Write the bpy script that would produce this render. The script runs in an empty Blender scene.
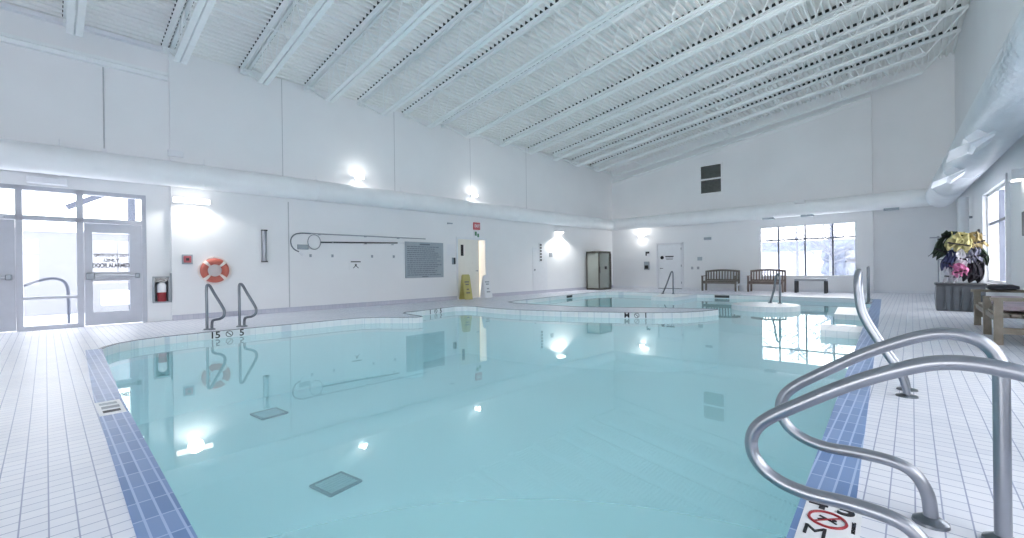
import bpy, bmesh, math, random
from mathutils import Vector, Matrix
from mathutils.geometry import tessellate_polygon
random.seed(7)
SC = bpy.context.scene
COL = SC.collection
PI = math.pi

# ------------------------------------------------------------------ materials
def lin(r, g, b):
    def c(v):
        v /= 255.0
        return v / 12.92 if v <= 0.04045 else ((v + 0.055) / 1.055) ** 2.4
    return (c(r), c(g), c(b), 1.0)

def new_mat(name):
    m = bpy.data.materials.new(name)
    m.use_nodes = True
    nt = m.node_tree
    for n in list(nt.nodes):
        nt.nodes.remove(n)
    return m, nt, nt.nodes.new('ShaderNodeOutputMaterial')

def paint(name, rgb, rough=0.5, metal=0.0, var=0.06, scale=6.0, bump=0.0, spec=0.4, coat=0.0):
    """a procedural paint / metal: colour broken up by a soft noise"""
    m, nt, out = new_mat(name)
    b = nt.nodes.new('ShaderNodeBsdfPrincipled')
    c = lin(*rgb)
    tc = nt.nodes.new('ShaderNodeTexCoord')
    nz = nt.nodes.new('ShaderNodeTexNoise')
    nz.inputs['Scale'].default_value = scale
    nz.inputs['Detail'].default_value = 4
    nt.links.new(tc.outputs['Object'], nz.inputs['Vector'])
    rp = nt.nodes.new('ShaderNodeValToRGB')
    rp.color_ramp.elements[0].position = 0.3
    rp.color_ramp.elements[1].position = 0.7
    rp.color_ramp.elements[0].color = (c[0]*(1-var), c[1]*(1-var), c[2]*(1-var), 1)
    rp.color_ramp.elements[1].color = (min(1, c[0]*(1+var)), min(1, c[1]*(1+var)), min(1, c[2]*(1+var)), 1)
    nt.links.new(nz.outputs['Fac'], rp.inputs['Fac'])
    nt.links.new(rp.outputs['Color'], b.inputs['Base Color'])
    b.inputs['Roughness'].default_value = rough
    b.inputs['Metallic'].default_value = metal
    b.inputs['Specular IOR Level'].default_value = spec
    b.inputs['Coat Weight'].default_value = coat
    if bump:
        bp = nt.nodes.new('ShaderNodeBump')
        bp.inputs['Strength'].default_value = bump
        bp.inputs['Distance'].default_value = 0.01
        n2 = nt.nodes.new('ShaderNodeTexNoise')
        n2.inputs['Scale'].default_value = scale * 8
        nt.links.new(tc.outputs['Object'], n2.inputs['Vector'])
        nt.links.new(n2.outputs['Fac'], bp.inputs['Height'])
        nt.links.new(bp.outputs['Normal'], b.inputs['Normal'])
    nt.links.new(b.outputs['BSDF'], out.inputs['Surface'])
    return m

def tiles(name, c1, c2, grout, w, h, mortar, rough=0.35, offset=0.0, rot=0.0, spec=0.4, axes='XY', bump=0.15):
    m, nt, out = new_mat(name)
    b = nt.nodes.new('ShaderNodeBsdfPrincipled')
    tc = nt.nodes.new('ShaderNodeTexCoord')
    mp = nt.nodes.new('ShaderNodeMapping')
    if axes == 'XZ':
        mp.inputs['Rotation'].default_value = (-PI/2, 0, 0)
    else:
        mp.inputs['Rotation'].default_value = (0, 0, rot)
    nt.links.new(tc.outputs['Object'], mp.inputs['Vector'])
    br = nt.nodes.new('ShaderNodeTexBrick')
    br.offset = offset
    br.inputs['Scale'].default_value = 1.0
    br.inputs['Brick Width'].default_value = w
    br.inputs['Row Height'].default_value = h
    br.inputs['Mortar Size'].default_value = mortar
    br.inputs['Mortar Smooth'].default_value = 0.2
    br.inputs['Color1'].default_value = lin(*c1)
    br.inputs['Color2'].default_value = lin(*c2)
    br.inputs['Mortar'].default_value = lin(*grout)
    nt.links.new(mp.outputs['Vector'], br.inputs['Vector'])
    nz = nt.nodes.new('ShaderNodeTexNoise')
    nz.inputs['Scale'].default_value = 1.3
    nz.inputs['Detail'].default_value = 5
    nt.links.new(tc.outputs['Object'], nz.inputs['Vector'])
    mx = nt.nodes.new('ShaderNodeMix')
    mx.data_type = 'RGBA'
    mx.blend_type = 'MULTIPLY'
    mx.inputs['Factor'].default_value = 0.25
    rp = nt.nodes.new('ShaderNodeValToRGB')
    rp.color_ramp.elements[0].position = 0.3
    rp.color_ramp.elements[0].color = (0.8, 0.8, 0.8, 1)
    rp.color_ramp.elements[1].position = 0.65
    rp.color_ramp.elements[1].color = (1, 1, 1, 1)
    nt.links.new(nz.outputs['Fac'], rp.inputs['Fac'])
    nt.links.new(br.outputs['Color'], mx.inputs['A'])
    nt.links.new(rp.outputs['Color'], mx.inputs['B'])
    nt.links.new(mx.outputs['Result'], b.inputs['Base Color'])
    bp = nt.nodes.new('ShaderNodeBump')
    bp.invert = True
    bp.inputs['Strength'].default_value = bump
    bp.inputs['Distance'].default_value = 0.004
    nt.links.new(br.outputs['Fac'], bp.inputs['Height'])
    nt.links.new(bp.outputs['Normal'], b.inputs['Normal'])
    b.inputs['Roughness'].default_value = rough
    b.inputs['Specular IOR Level'].default_value = spec
    nt.links.new(b.outputs['BSDF'], out.inputs['Surface'])
    return m

def glow(name, rgb, strength):
    m, nt, out = new_mat(name)
    e = nt.nodes.new('ShaderNodeEmission')
    e.inputs['Color'].default_value = lin(*rgb)
    e.inputs['Strength'].default_value = strength
    nt.links.new(e.outputs['Emission'], out.inputs['Surface'])
    return m

def pane(name, tint, refl=0.06, rough=0.0):
    m, nt, out = new_mat(name)
    t = nt.nodes.new('ShaderNodeBsdfTransparent')
    t.inputs['Color'].default_value = tint
    g = nt.nodes.new('ShaderNodeBsdfGlossy')
    g.inputs['Roughness'].default_value = rough
    mx = nt.nodes.new('ShaderNodeMixShader')
    lwt = nt.nodes.new('ShaderNodeLayerWeight')
    lwt.inputs['Blend'].default_value = 0.5
    pw = nt.nodes.new('ShaderNodeMath'); pw.operation = 'POWER'; pw.inputs[1].default_value = 6.0
    ml = nt.nodes.new('ShaderNodeMath'); ml.operation = 'MULTIPLY_ADD'; ml.inputs[1].default_value = 0.4; ml.inputs[2].default_value = 0.03
    nt.links.new(lwt.outputs['Facing'], pw.inputs[0])
    nt.links.new(pw.outputs[0], ml.inputs[0])
    nt.links.new(ml.outputs[0], mx.inputs['Fac'])
    nt.links.new(t.outputs['BSDF'], mx.inputs[1])
    nt.links.new(g.outputs['BSDF'], mx.inputs[2])
    nt.links.new(mx.outputs['Shader'], out.inputs['Surface'])
    return m

def frosted(name, rgb, alpha):
    m, nt, out = new_mat(name)
    t = nt.nodes.new('ShaderNodeBsdfTransparent')
    d = nt.nodes.new('ShaderNodeBsdfPrincipled')
    tc = nt.nodes.new('ShaderNodeTexCoord')
    nz = nt.nodes.new('ShaderNodeTexNoise')
    nz.inputs['Scale'].default_value = 3
    nt.links.new(tc.outputs['Object'], nz.inputs['Vector'])
    c = lin(*rgb)
    rp = nt.nodes.new('ShaderNodeValToRGB')
    rp.color_ramp.elements[0].color = (c[0]*.85, c[1]*.85, c[2]*.85, 1)
    rp.color_ramp.elements[1].color = c
    nt.links.new(nz.outputs['Fac'], rp.inputs['Fac'])
    nt.links.new(rp.outputs['Color'], d.inputs['Base Color'])
    d.inputs['Roughness'].default_value = 0.15
    mx = nt.nodes.new('ShaderNodeMixShader')
    mx.inputs['Fac'].default_value = alpha
    nt.links.new(t.outputs['BSDF'], mx.inputs[1])
    nt.links.new(d.outputs['BSDF'], mx.inputs[2])
    nt.links.new(mx.outputs['Shader'], out.inputs['Surface'])
    return m

def water_mat():
    m, nt, out = new_mat('pool_water')
    t = nt.nodes.new('ShaderNodeBsdfTransparent')
    t.inputs['Color'].default_value = WATER_TINT
    g = nt.nodes.new('ShaderNodeBsdfGlossy')
    g.inputs['Roughness'].default_value = 0.015
    g.inputs['Color'].default_value = (0.93, 1.0, 1.0, 1)
    fr = nt.nodes.new('ShaderNodeFresnel')
    fr.inputs['IOR'].default_value = 1.55
    tc = nt.nodes.new('ShaderNodeTexCoord')
    nz = nt.nodes.new('ShaderNodeTexNoise')
    nz.inputs['Scale'].default_value = 2.2
    nz.inputs['Detail'].default_value = 3
    nt.links.new(tc.outputs['Object'], nz.inputs['Vector'])
    bp = nt.nodes.new('ShaderNodeBump')
    bp.inputs['Strength'].default_value = 0.02
    bp.inputs['Distance'].default_value = 0.01
    nt.links.new(nz.outputs['Fac'], bp.inputs['Height'])
    for n in (g, fr):
        nt.links.new(bp.outputs['Normal'], n.inputs['Normal'])
    # faintly milky, chlorinated body colour of the water itself
    df = nt.nodes.new('ShaderNodeBsdfDiffuse')
    df.inputs['Color'].default_value = lin(*WATER_BODY)
    body = nt.nodes.new('ShaderNodeMixShader')
    body.inputs['Fac'].default_value = WATER_MILK
    nt.links.new(t.outputs['BSDF'], body.inputs[1])
    tr = nt.nodes.new('ShaderNodeBsdfTranslucent')
    tr.inputs['Color'].default_value = lin(*WATER_BODY)
    sc = nt.nodes.new('ShaderNodeMixShader')
    sc.inputs['Fac'].default_value = 0.5
    nt.links.new(df.outputs['BSDF'], sc.inputs[1])
    nt.links.new(tr.outputs['BSDF'], sc.inputs[2])
    nt.links.new(sc.outputs['Shader'], body.inputs[2])
    ge = nt.nodes.new('ShaderNodeNewGeometry')
    inv = nt.nodes.new('ShaderNodeMath'); inv.operation = 'SUBTRACT'; inv.inputs[0].default_value = 1.0
    nt.links.new(ge.outputs['Backfacing'], inv.inputs[1])
    top = nt.nodes.new('ShaderNodeMath'); top.operation = 'MULTIPLY'
    nt.links.new(fr.outputs['Fac'], top.inputs[0])
    nt.links.new(inv.outputs[0], top.inputs[1])
    mx = nt.nodes.new('ShaderNodeMixShader')
    nt.links.new(top.outputs[0], mx.inputs['Fac'])
    nt.links.new(body.outputs['Shader'], mx.inputs[1])
    nt.links.new(g.outputs['BSDF'], mx.inputs[2])
    nt.links.new(mx.outputs['Shader'], out.inputs['Surface'])
    return m

WATER_TINT = (0.87, 0.985, 0.99, 1)
WATER_BODY = (216, 249, 252)
WATER_MILK = 0.3
M = {}
M['wall'] = paint('wall_paint', (236, 237, 239), 0.6, var=0.02, scale=0.8, bump=0.05)
M['wall_low'] = M['wall']
M['deck'] = paint('roof_deck_paint', (238, 239, 238), 0.55, var=0.02, scale=1.0)
M['steel'] = paint('joist_paint', (236, 240, 241), 0.45, var=0.02)
M['floor'] = tiles('floor_tile', (226, 229, 239), (234, 236, 244), (158, 166, 192), 0.085, 0.085, 0.003)
M['blue'] = tiles('blue_tile', (98, 130, 180), (124, 152, 198), (170, 190, 222), 0.2, 0.055, 0.005, bump=0.1)
M['blue_y'] = tiles('blue_tile_turned', (98, 130, 180), (124, 152, 198), (170, 190, 222), 0.2, 0.055, 0.005, rot=PI/2, bump=0.1)
M['edge'] = paint('edge_tile', (96, 102, 116), 0.4, var=0.1, scale=20)
M['white_tile'] = tiles('white_rim_tile', (246, 248, 250), (242, 245, 249), (222, 228, 236), 0.15, 0.15, 0.004)
M['basin'] = paint('pool_plaster', (212, 242, 247), 0.6, var=0.03, scale=0.7)
M['base'] = tiles('base_tile', (205, 205, 216), (198, 199, 212), (180, 184, 200), 0.1, 0.1, 0.004, axes='XZ')
M['chrome'] = paint('stainless_steel', (150, 154, 162), 0.34, metal=1.0, var=0.05, scale=3)
M['chrome_dark'] = paint('dark_stainless', (120, 126, 134), 0.3, metal=1.0, var=0.05)
M['white'] = paint('white_enamel', (232, 234, 238), 0.4, var=0.02)
M['offwhite'] = paint('offwhite_door', (228, 229, 234), 0.4, var=0.02)
M['alu'] = paint('grey_aluminium', (190, 193, 203), 0.4, metal=0.15, var=0.03)
M['mull'] = paint('mullion_grey', (120, 126, 142), 0.45)
M['plate_line'] = paint('engraved_lines', (116, 124, 134), 0.5)
M['joint'] = paint('joint_filler', (192, 194, 198), 0.6)
M['grey'] = paint('mid_grey_paint', (160, 165, 172), 0.5)
M['sign_grey'] = paint('sign_grey', (160, 170, 178), 0.5, var=0.04)
M['dark'] = paint('dark_grey_paint', (66, 68, 72), 0.5)
M['black'] = paint('black_paint', (28, 28, 32), 0.5)
M['letter'] = paint('black_lettering', (22, 24, 34), 0.5)
M['closure'] = paint('foam_closure', (60, 66, 68), 0.9)  # dark tone standing in for shade inside the flutes
M['louvre'] = paint('louvre_metal', (112, 115, 114), 0.5, var=0.12)
M['red'] = paint('red_enamel', (150, 40, 50), 0.35)
M['signred'] = paint('sign_red', (196, 100, 108), 0.45)
M['green'] = paint('sign_green', (92, 140, 112), 0.5)
M['coral'] = paint('coral_ring', (196, 108, 94), 0.5, var=0.08)
M['rope'] = paint('white_rope', (240, 232, 226), 0.8)
M['duct'] = paint('duct_cloth', (242, 244, 246), 0.5, var=0.03, scale=2, bump=0.2)
M['foil'] = paint('duct_foil', (240, 243, 248), 0.35, metal=0.0, var=0.04, scale=3, bump=0.6)
M['cream'] = paint('cream_paint', (240, 236, 227), 0.6, var=0.02)
M['yellow'] = paint('yellow_plastic', (188, 178, 112), 0.45, var=0.08)
M['wood'] = paint('weathered_wood', (112, 106, 100), 0.65, var=0.16, scale=9)
M['wood_red'] = paint('reddish_wood', (124, 110, 105), 0.65, var=0.16, scale=9)
M['wood_tan'] = paint('tan_wood', (148, 139, 127), 0.6, var=0.18, scale=9)
M['bronze'] = paint('bronze_frame', (78, 76, 70), 0.4, metal=0.3)
M['cab_glass'] = frosted('smoked_glass', (186, 192, 186), 0.5)
M['bin'] = paint('charcoal_plastic', (92, 97, 104), 0.45, var=0.1)
M['cushion'] = paint('dark_cushion', (70, 72, 80), 0.8)
M['towel'] = paint('pink_towel', (206, 190, 200), 0.9, var=0.12, bump=0.4)
M['v_green'] = paint('dark_green_fabric', (52, 64, 52), 0.85, var=0.2, bump=0.4)
M['v_yellow'] = paint('olive_yellow_fabric', (176, 168, 118), 0.8, var=0.15, bump=0.4)
M['v_tan'] = paint('tan_fabric', (160, 144, 104), 0.8, var=0.15, bump=0.4)
M['v_navy'] = paint('navy_fabric', (58, 64, 98), 0.85, var=0.2, bump=0.4)
M['v_grey'] = paint('grey_fabric', (112, 112, 128), 0.85, var=0.3, bump=0.4)
M['v_pink'] = paint('pink_fabric', (200, 120, 160), 0.85, var=0.15, bump=0.4)
M['v_white'] = paint('white_fabric', (222, 220, 226), 0.85, var=0.1, bump=0.4)
M['v_black'] = paint('black_fabric', (40, 38, 46), 0.85, var=0.3, bump=0.4)
M['glass'] = pane('window_glass', (0.97, 0.985, 1.0, 1))
M['water'] = water_mat()
M['lamp'] = glow('lamp_lens', (255, 252, 245), 7.0)
M['tube'] = glow('lamp_tube', (255, 253, 248), 3.0)
M['out_steel'] = paint('outdoor_steel', (74, 80, 94), 0.5)
M['snow'] = paint('snow', (238, 242, 250), 0.8, var=0.03, scale=0.5)
M['bark'] = paint('frosty_bark', (112, 116, 128), 0.8, var=0.2)
M['hedge'] = paint('far_hedge', (104, 112, 128), 0.9, var=0.3, scale=3)
M['facade'] = paint('far_facade', (168, 172, 184), 0.8, var=0.05)
M['grate_bar'] = paint('grate_bars', (150, 190, 200), 0.5)
M['grate'] = paint('drain_grate', (60, 96, 110), 0.5)
M['grate_dark'] = paint('drain_slot', (16, 30, 38), 0.7)

# ------------------------------------------------------------------ mesh builder
class MB:
    def __init__(s):
        s.bm = bmesh.new()
    def box(s, x0, x1, y0, y1, z0, z1, bev=0.0):
        n = bmesh.ops.create_cube(s.bm, size=1.0)
        vs = n['verts']
        cx, cy, cz = (x0+x1)/2, (y0+y1)/2, (z0+z1)/2
        for v in vs:
            v.co = Vector((cx + v.co.x*(x1-x0), cy + v.co.y*(y1-y0), cz + v.co.z*(z1-z0)))
        if bev:
            es = set()
            for v in vs:
                es.update(v.link_edges)
            bmesh.ops.bevel(s.bm, geom=list(es), offset=bev, segments=2, profile=0.5, affect='EDGES')
        return s
    def obox(s, c, size, mat3, bev=0.0):
        n = bmesh.ops.create_cube(s.bm, size=1.0)
        vs = n['verts']
        for v in vs:
            p = Vector((v.co.x*size[0], v.co.y*size[1], v.co.z*size[2]))
            v.co = Vector(c) + mat3 @ p
        if bev:
            es = set()
            for v in vs:
                es.update(v.link_edges)
            bmesh.ops.bevel(s.bm, geom=list(es), offset=bev, segments=2, profile=0.5, affect='EDGES')
        return s
    def bar(s, a, b, w, h, up=(0, 0, 1), bev=0.0):
        a, b = Vector(a), Vector(b)
        d = b - a
        x = d.normalized()
        u = Vector(up)
        y = u.cross(x)
        if y.length < 1e-5:
            y = Vector((0, 1, 0)).cross(x)
        y.normalize()
        z = x.cross(y)
        m = Matrix((x, y, z)).transposed()
        return s.obox((a+b)/2, (d.length, w, h), m, bev)
    def tube(s, pts, r, seg=10, closed=False, caps=True):
        pts = [Vector(p) for p in pts]
        n = len(pts)
        rs = r if isinstance(r, (list, tuple)) else [r]*n
        rings = []
        prev = None
        for i, p in enumerate(pts):
            if closed:
                t = pts[(i+1) % n] - pts[i-1]
            elif i == 0:
                t = pts[1] - pts[0]
            elif i == n-1:
                t = pts[-1] - pts[-2]
            else:
                t = (pts[i+1]-pts[i]).normalized() + (pts[i]-pts[i-1]).normalized()
            t.normalize()
            if prev is None:
                a = Vector((0, 0, 1)) if abs(t.z) < 0.9 else Vector((1, 0, 0))
                nx = a.cross(t).normalized()
            else:
                nx = prev - t*prev.dot(t)
                nx.normalize()
            prev = nx
            ny = t.cross(nx)
            rings.append([s.bm.verts.new(p + (nx*math.cos(2*PI*k/seg) + ny*math.sin(2*PI*k/seg))*rs[i]) for k in range(seg)])
        m = n if closed else n-1
        for i in range(m):
            a, b = rings[i], rings[(i+1) % n]
            for k in range(seg):
                s.bm.faces.new((a[k], a[(k+1) % seg], b[(k+1) % seg], b[k]))
        if caps and not closed:
            s.bm.faces.new(rings[0][::-1])
            s.bm.faces.new(rings[-1])
        return s
    def cyl(s, a, b, r, seg=12):
        return s.tube([a, b], r, seg)
    def prism(s, poly, z0, z1):
        lo = [s.bm.verts.new((p[0], p[1], z0)) for p in poly]
        hi = [s.bm.verts.new((p[0], p[1], z1)) for p in poly]
        n = len(poly)
        for i in range(n):
            s.bm.faces.new((lo[i], lo[(i+1) % n], hi[(i+1) % n], hi[i]))
        for tri in tessellate_polygon([[Vector((p[0], p[1], 0)) for p in poly]]):
            s.bm.faces.new([hi[i] for i in tri])
            s.bm.faces.new([lo[i] for i in tri][::-1])
        return s
    def quad(s, a, b, c, d):
        s.bm.faces.new([s.bm.verts.new(p) for p in (a, b, c, d)])
        return s
    def lathe(s, prof, c=(0, 0, 0), seg=20, axis='Z'):
        rings = []
        for r, h in prof:
            ring = []
            for k in range(seg):
                a = 2*PI*k/seg
                p = (r*math.cos(a), r*math.sin(a), h)
                if axis == 'Y':
                    p = (p[0], p[2], p[1])
                if axis == 'X':
                    p = (p[2], p[0], p[1])
                ring.append(s.bm.verts.new((c[0]+p[0], c[1]+p[1], c[2]+p[2])))
            rings.append(ring)
        for a, b in zip(rings, rings[1:]):
            for k in range(seg):
                s.bm.faces.new((a[k], a[(k+1) % seg], b[(k+1) % seg], b[k]))
        s.bm.faces.new(rings[0][::-1])
        s.bm.faces.new(rings[-1])
        return s
    def blob(s, c, r, sub=2, jit=0.12, seed=1):
        rnd = random.Random(seed)
        n = bmesh.ops.create_icosphere(s.bm, subdivisions=sub, radius=1.0)
        for v in n['verts']:
            k = 1 + rnd.uniform(-jit, jit)
            v.co = Vector((c[0]+v.co.x*r[0]*k, c[1]+v.co.y*r[1]*k, c[2]+v.co.z*r[2]*k))
        return s
    def build(s, name, mat, parent=None, smooth=False, loc=None, rotz=0.0, facing_up=False):
        bmesh.ops.recalc_face_normals(s.bm, faces=s.bm.faces[:])
        if facing_up:
            s.bm.normal_update()
            for f in s.bm.faces:
                if f.normal.z < 0:
                    f.normal_flip()
        me = bpy.data.meshes.new(name)
        s.bm.to_mesh(me)
        s.bm.free()
        me.materials.append(mat)
        if smooth:
            for p in me.polygons:
                p.use_smooth = True
            try:
                me.set_sharp_from_angle(angle=math.radians(40))
            except Exception:
                pass
        o = bpy.data.objects.new(name, me)
        COL.objects.link(o)
        if parent:
            o.parent = parent
        if loc is not None:
            o.location = loc
        o.rotation_euler = (0, 0, rotz)
        return o

def B(*a, **k):
    return MB().box(*a, **k)

def tag(o, label=None, cat=None, group=None, kind=None):
    if label: o['label'] = label
    if cat: o['category'] = cat
    if group: o['group'] = group
    if kind: o['kind'] = kind
    return o

def thing(name, label, cat, at=((0, 0, 0), 0.0), group=None):
    o = bpy.data.objects.new(name, None)
    o.empty_display_size = 0.1
    COL.objects.link(o)
    o.location = at[0]
    o.rotation_euler = (0, 0, at[1])
    return tag(o, label, cat, group)

def struct(o):
    o['kind'] = 'structure'
    return o

def copy_tree(o, parent=None):
    c = o.copy()
    COL.objects.link(c)
    c.parent = parent
    for ch in list(o.children):
        copy_tree(ch, c)
    return c

def text(name, body, size, mat, parent, at=(0, 0, 0), flat=False, rot=0.0, thick=0.0015, bold=0.0, sx=1.0):
    """lettering: upright (facing local -y) or lying flat (facing +z)"""
    cu = bpy.data.curves.new('lettering', 'FONT')
    cu.body = body
    cu.size = size
    cu.align_x = 'CENTER'
    cu.align_y = 'CENTER'
    cu.extrude = thick
    cu.offset = bold
    tmp = bpy.data.objects.new('lettering', cu)
    COL.objects.link(tmp)
    dg = bpy.context.evaluated_depsgraph_get()
    me = bpy.data.meshes.new_from_object(tmp.evaluated_get(dg))
    bpy.data.objects.remove(tmp)
    mt = Matrix.Diagonal((sx, 1, 1, 1))
    if flat:
        mt = Matrix.Rotation(rot, 4, 'Z') @ mt
    else:
        mt = Matrix.Rotation(PI/2, 4, 'X') @ mt
    me.transform(Matrix.Translation(at) @ mt)
    me.name = name
    me.materials.clear()
    me.materials.append(mat)
    o = bpy.data.objects.new(name, me)
    COL.objects.link(o)
    o.parent = parent
    return o

# ------------------------------------------------------------------ wall frames
# local x runs to the viewer's right along the wall, local -y points into the room
def left_y(x): return 12.2 - 0.031*x
LROT = math.atan(-0.031)
def right_y(x): return -1.1 - (20.6 - x)*0.03
RROT = PI + math.atan(0.03)
FX = 20.3
def lw(x, z): return ((x, left_y(x), z), LROT)
def fw(y, z): return ((FX, y, z), -PI/2)
def rw(x, z): return ((x, right_y(x), z), RROT)
def deck_z(y): return 6.08 + 0.144*(12.1 - y)

# ------------------------------------------------------------------ pool outline (deck edge, anticlockwise)
def right_edge(x): return 0.30 + 0.0335*x
NEAR = (0.365, right_edge(0.365))
RIGHT = [NEAR] + [(x, right_edge(x)) for x in (1.93, 4.76, 8.85, 12.5, 16.8)]
FAR_EDGE = [(16.8, 3.0), (16.75, 6.0), (16.8, 9.3), (16.6, 9.8), (16.0, 9.98), (15.0, 10.0), (13.3, 9.85), (11.8, 9.65), (10.5, 9.56),
            (10.05, 9.45), (9.85, 9.1), (9.8, 8.4), (9.85, 6.7), (10.05, 6.15), (10.3, 5.67), (10.76, 4.78), (11.04, 4.0), (11.22, 3.68), (11.25, 3.53),
            (11.1, 3.46), (10.8, 3.5), (10.4, 3.62), (9.9, 3.88), (9.48, 4.33), (9.14, 4.93), (8.71, 5.86), (8.38, 6.8), (8.2, 7.6), (8.15, 8.3),
            (8.25, 9.0), (8.2, 9.38), (7.9, 9.55), (7.5, 9.52), (7.0, 9.4), (6.55, 9.33), (6.15, 9.33), (5.98, 9.15), (5.9, 8.7), (5.86, 8.3), (5.78, 8.12), (5.6, 8.14), (5.4, 8.35),
            (5.1, 8.8), (4.8, 9.03), (4.35, 9.12), (3.5, 9.14), (2.5, 9.18), (1.83, 9.18), (1.35, 9.15), (1.0, 9.05), (0.75, 8.85), (0.6, 8.6), (0.53, 8.4)]
LEFT = [(0.43, 5.0), (0.40, 2.1)]
POOL = RIGHT + FAR_EDGE + LEFT
ZW = -0.13
ZB = -1.35

def offset_path(pts, d, closed=False):
    """shift a path to its right-hand side by d (the land side of an anticlockwise pool)"""
    out = []
    n = len(pts)
    for i, p in enumerate(pts):
        if closed:
            a, b = pts[i-1], pts[(i+1) % n]
        else:
            a, b = pts[max(0, i-1)], pts[min(n-1, i+1)]
        t = Vector((b[0]-a[0], b[1]-a[1])).normalized()
        out.append((p[0] + t.y*d, p[1] - t.x*d))
    return out

def ribbon(path, d, z, thick, name, mat):
    q = offset_path(path, d)
    mb = MB()
    lo = [mb.bm.verts.new((p[0], p[1], z)) for p in path]
    hi = [mb.bm.verts.new((p[0], p[1], z)) for p in q]
    lo2 = [mb.bm.verts.new((p[0], p[1], z-thick)) for p in path]
    hi2 = [mb.bm.verts.new((p[0], p[1], z-thick)) for p in q]
    for i in range(len(path)-1):
        mb.bm.faces.new((lo[i], lo[i+1], hi[i+1], hi[i]))
        mb.bm.faces.new((lo2[i], lo2[i+1], lo[i+1], lo[i]))
        mb.bm.faces.new((hi[i], hi[i+1], hi2[i+1], hi2[i]))
    return mb.build(name, mat)

def skirt(path, z0, z1, name, mat, closed=False):
    mb = MB()
    lo = [mb.bm.verts.new((p[0], p[1], z0)) for p in path]
    hi = [mb.bm.verts.new((p[0], p[1], z1)) for p in path]
    n = len(path)
    for i in range(n if closed else n-1):
        j = (i+1) % n
        mb.bm.faces.new((lo[i], lo[j], hi[j], hi[i]))
    return mb.build(name, mat)

# ------------------------------------------------------------------ the room
# floor: deck with the pool cut out of it
outer = [(-6, right_y(-6)-0.05), (20.7, right_y(20.7)-0.05), (20.7, 11.7), (-6, 12.55)]
mb = MB()
allp = [Vector((p[0], p[1], 0)) for p in outer] + [Vector((p[0], p[1], 0)) for p in POOL]
vs = [mb.bm.verts.new(p) for p in allp]
for tri in tessellate_polygon([[Vector((p[0], p[1], 0)) for p in outer], [Vector((p[0], p[1], 0)) for p in POOL]]):
    try:
        mb.bm.faces.new([vs[i] for i in tri])
    except ValueError:
        pass
struct(mb.build('floor', M['floor'], facing_up=True))
# pool shell
struct(skirt(POOL, ZB, -0.32, 'wall_pool', M['basin'], True))
struct(skirt(POOL, -0.32, -0.001, 'trim_pool_rim', M['white_tile'], True))
mb = MB()
pv = [mb.bm.verts.new((p[0], p[1], ZB)) for p in POOL]
for tri in tessellate_polygon([[Vector((p[0], p[1], 0)) for p in POOL]]):
    mb.bm.faces.new([pv[i] for i in tri])
struct(mb.build('floor_pool', M['basin'], facing_up=True))
mb = MB()
pv = [mb.bm.verts.new((p[0], p[1], ZW)) for p in POOL]
for tri in tessellate_polygon([[Vector((p[0], p[1], 0)) for p in POOL]]):
    mb.bm.faces.new([pv[i] for i in tri])
tag(mb.build('pool_water', M['water'], facing_up=True), 'still turquoise water filling the indoor pool', 'water', kind='stuff')
# blue tiled strips on the two near sides, grey edge line on the far side
struct(ribbon(RIGHT, 0.19, 0.006, 0.012, 'trim_blue_right', M['blue']))
lp = [FAR_EDGE[-1]] + LEFT + [NEAR]
struct(ribbon(lp, 0.165, 0.006, 0.012, 'trim_blue_left', M['blue_y']))
struct(ribbon([RIGHT[-1]] + FAR_EDGE, 0.05, 0.004, 0.01, 'trim_edge_line', M['edge']))
# white stepped blocks standing in the pool
def slab(poly, name, top=0.0):
    o = MB().prism(poly, -0.5, top).build(name, M['white_tile'])
    return struct(o)
isl = [(13.2+0.88*math.cos(a), 2.93+0.80*math.sin(a)) for a in [2*PI*k/28 for k in range(28)]]
slab(isl, 'trim_island')
slab([(11.6, right_edge(11.6)-.01), (13.6, right_edge(13.6)-.01), (13.6, 1.38), (11.6, 1.25)], 'trim_step_block', -0.02)
slab([(8.66, right_edge(8.66)-.01), (9.52, right_edge(9.52)-.01), (9.52, 1.22), (8.66, 1.12)], 'trim_step_ledge', -0.02)
slab([(14.6, 6.0), (16.79, 6.0), (16.79, 7.3), (14.6, 6.8)], 'trim_wading_step', 0.0)
# no-flutter roof deck: trapezoid flutes running along x
mb = MB()
prof = []
y = 12.45
pitch = 0.15
while y > -2.2:
    for dy, dz in ((0, 0), (0.05, 0), (0.062, 0.078), (0.138, 0.078)):
        yy = y - dy
        prof.append((yy, deck_z(yy) + dz))
    y -= pitch
a = [mb.bm.verts.new((-6, p[0], p[1])) for p in prof]
b = [mb.bm.verts.new((20.7, p[0], p[1])) for p in prof]
for i in range(len(prof)-1):
    mb.bm.faces.new((a[i], a[i+1], b[i+1], b[i]))
struct(mb.build('ceiling', M['deck']))
# left wall, in its own frame (origin at x=0); pieces around the glazed entrance and the doorway
TH = 0.22
SB = 0.08          # the entrance bay stands back a little
mb = MB()
ztop = 6.10
mb.box(-6, -1.42, SB, SB+TH, 0, ztop)
mb.box(-1.42, 1.50, SB, SB+TH, 2.76, ztop)
mb.box(1.50, 1.92, SB, SB+TH, 0, ztop)
mb.box(1.92, 9.98, 0, TH+SB, 0, ztop)
mb.box(9.98, 11.38, 0, TH+SB, 2.19, ztop)
mb.box(11.38, 20.6, 0, TH+SB, 0, ztop)
struct(mb.build('wall_left', M['wall'], loc=(0, 12.2, 0), rotz=LROT))
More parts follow.
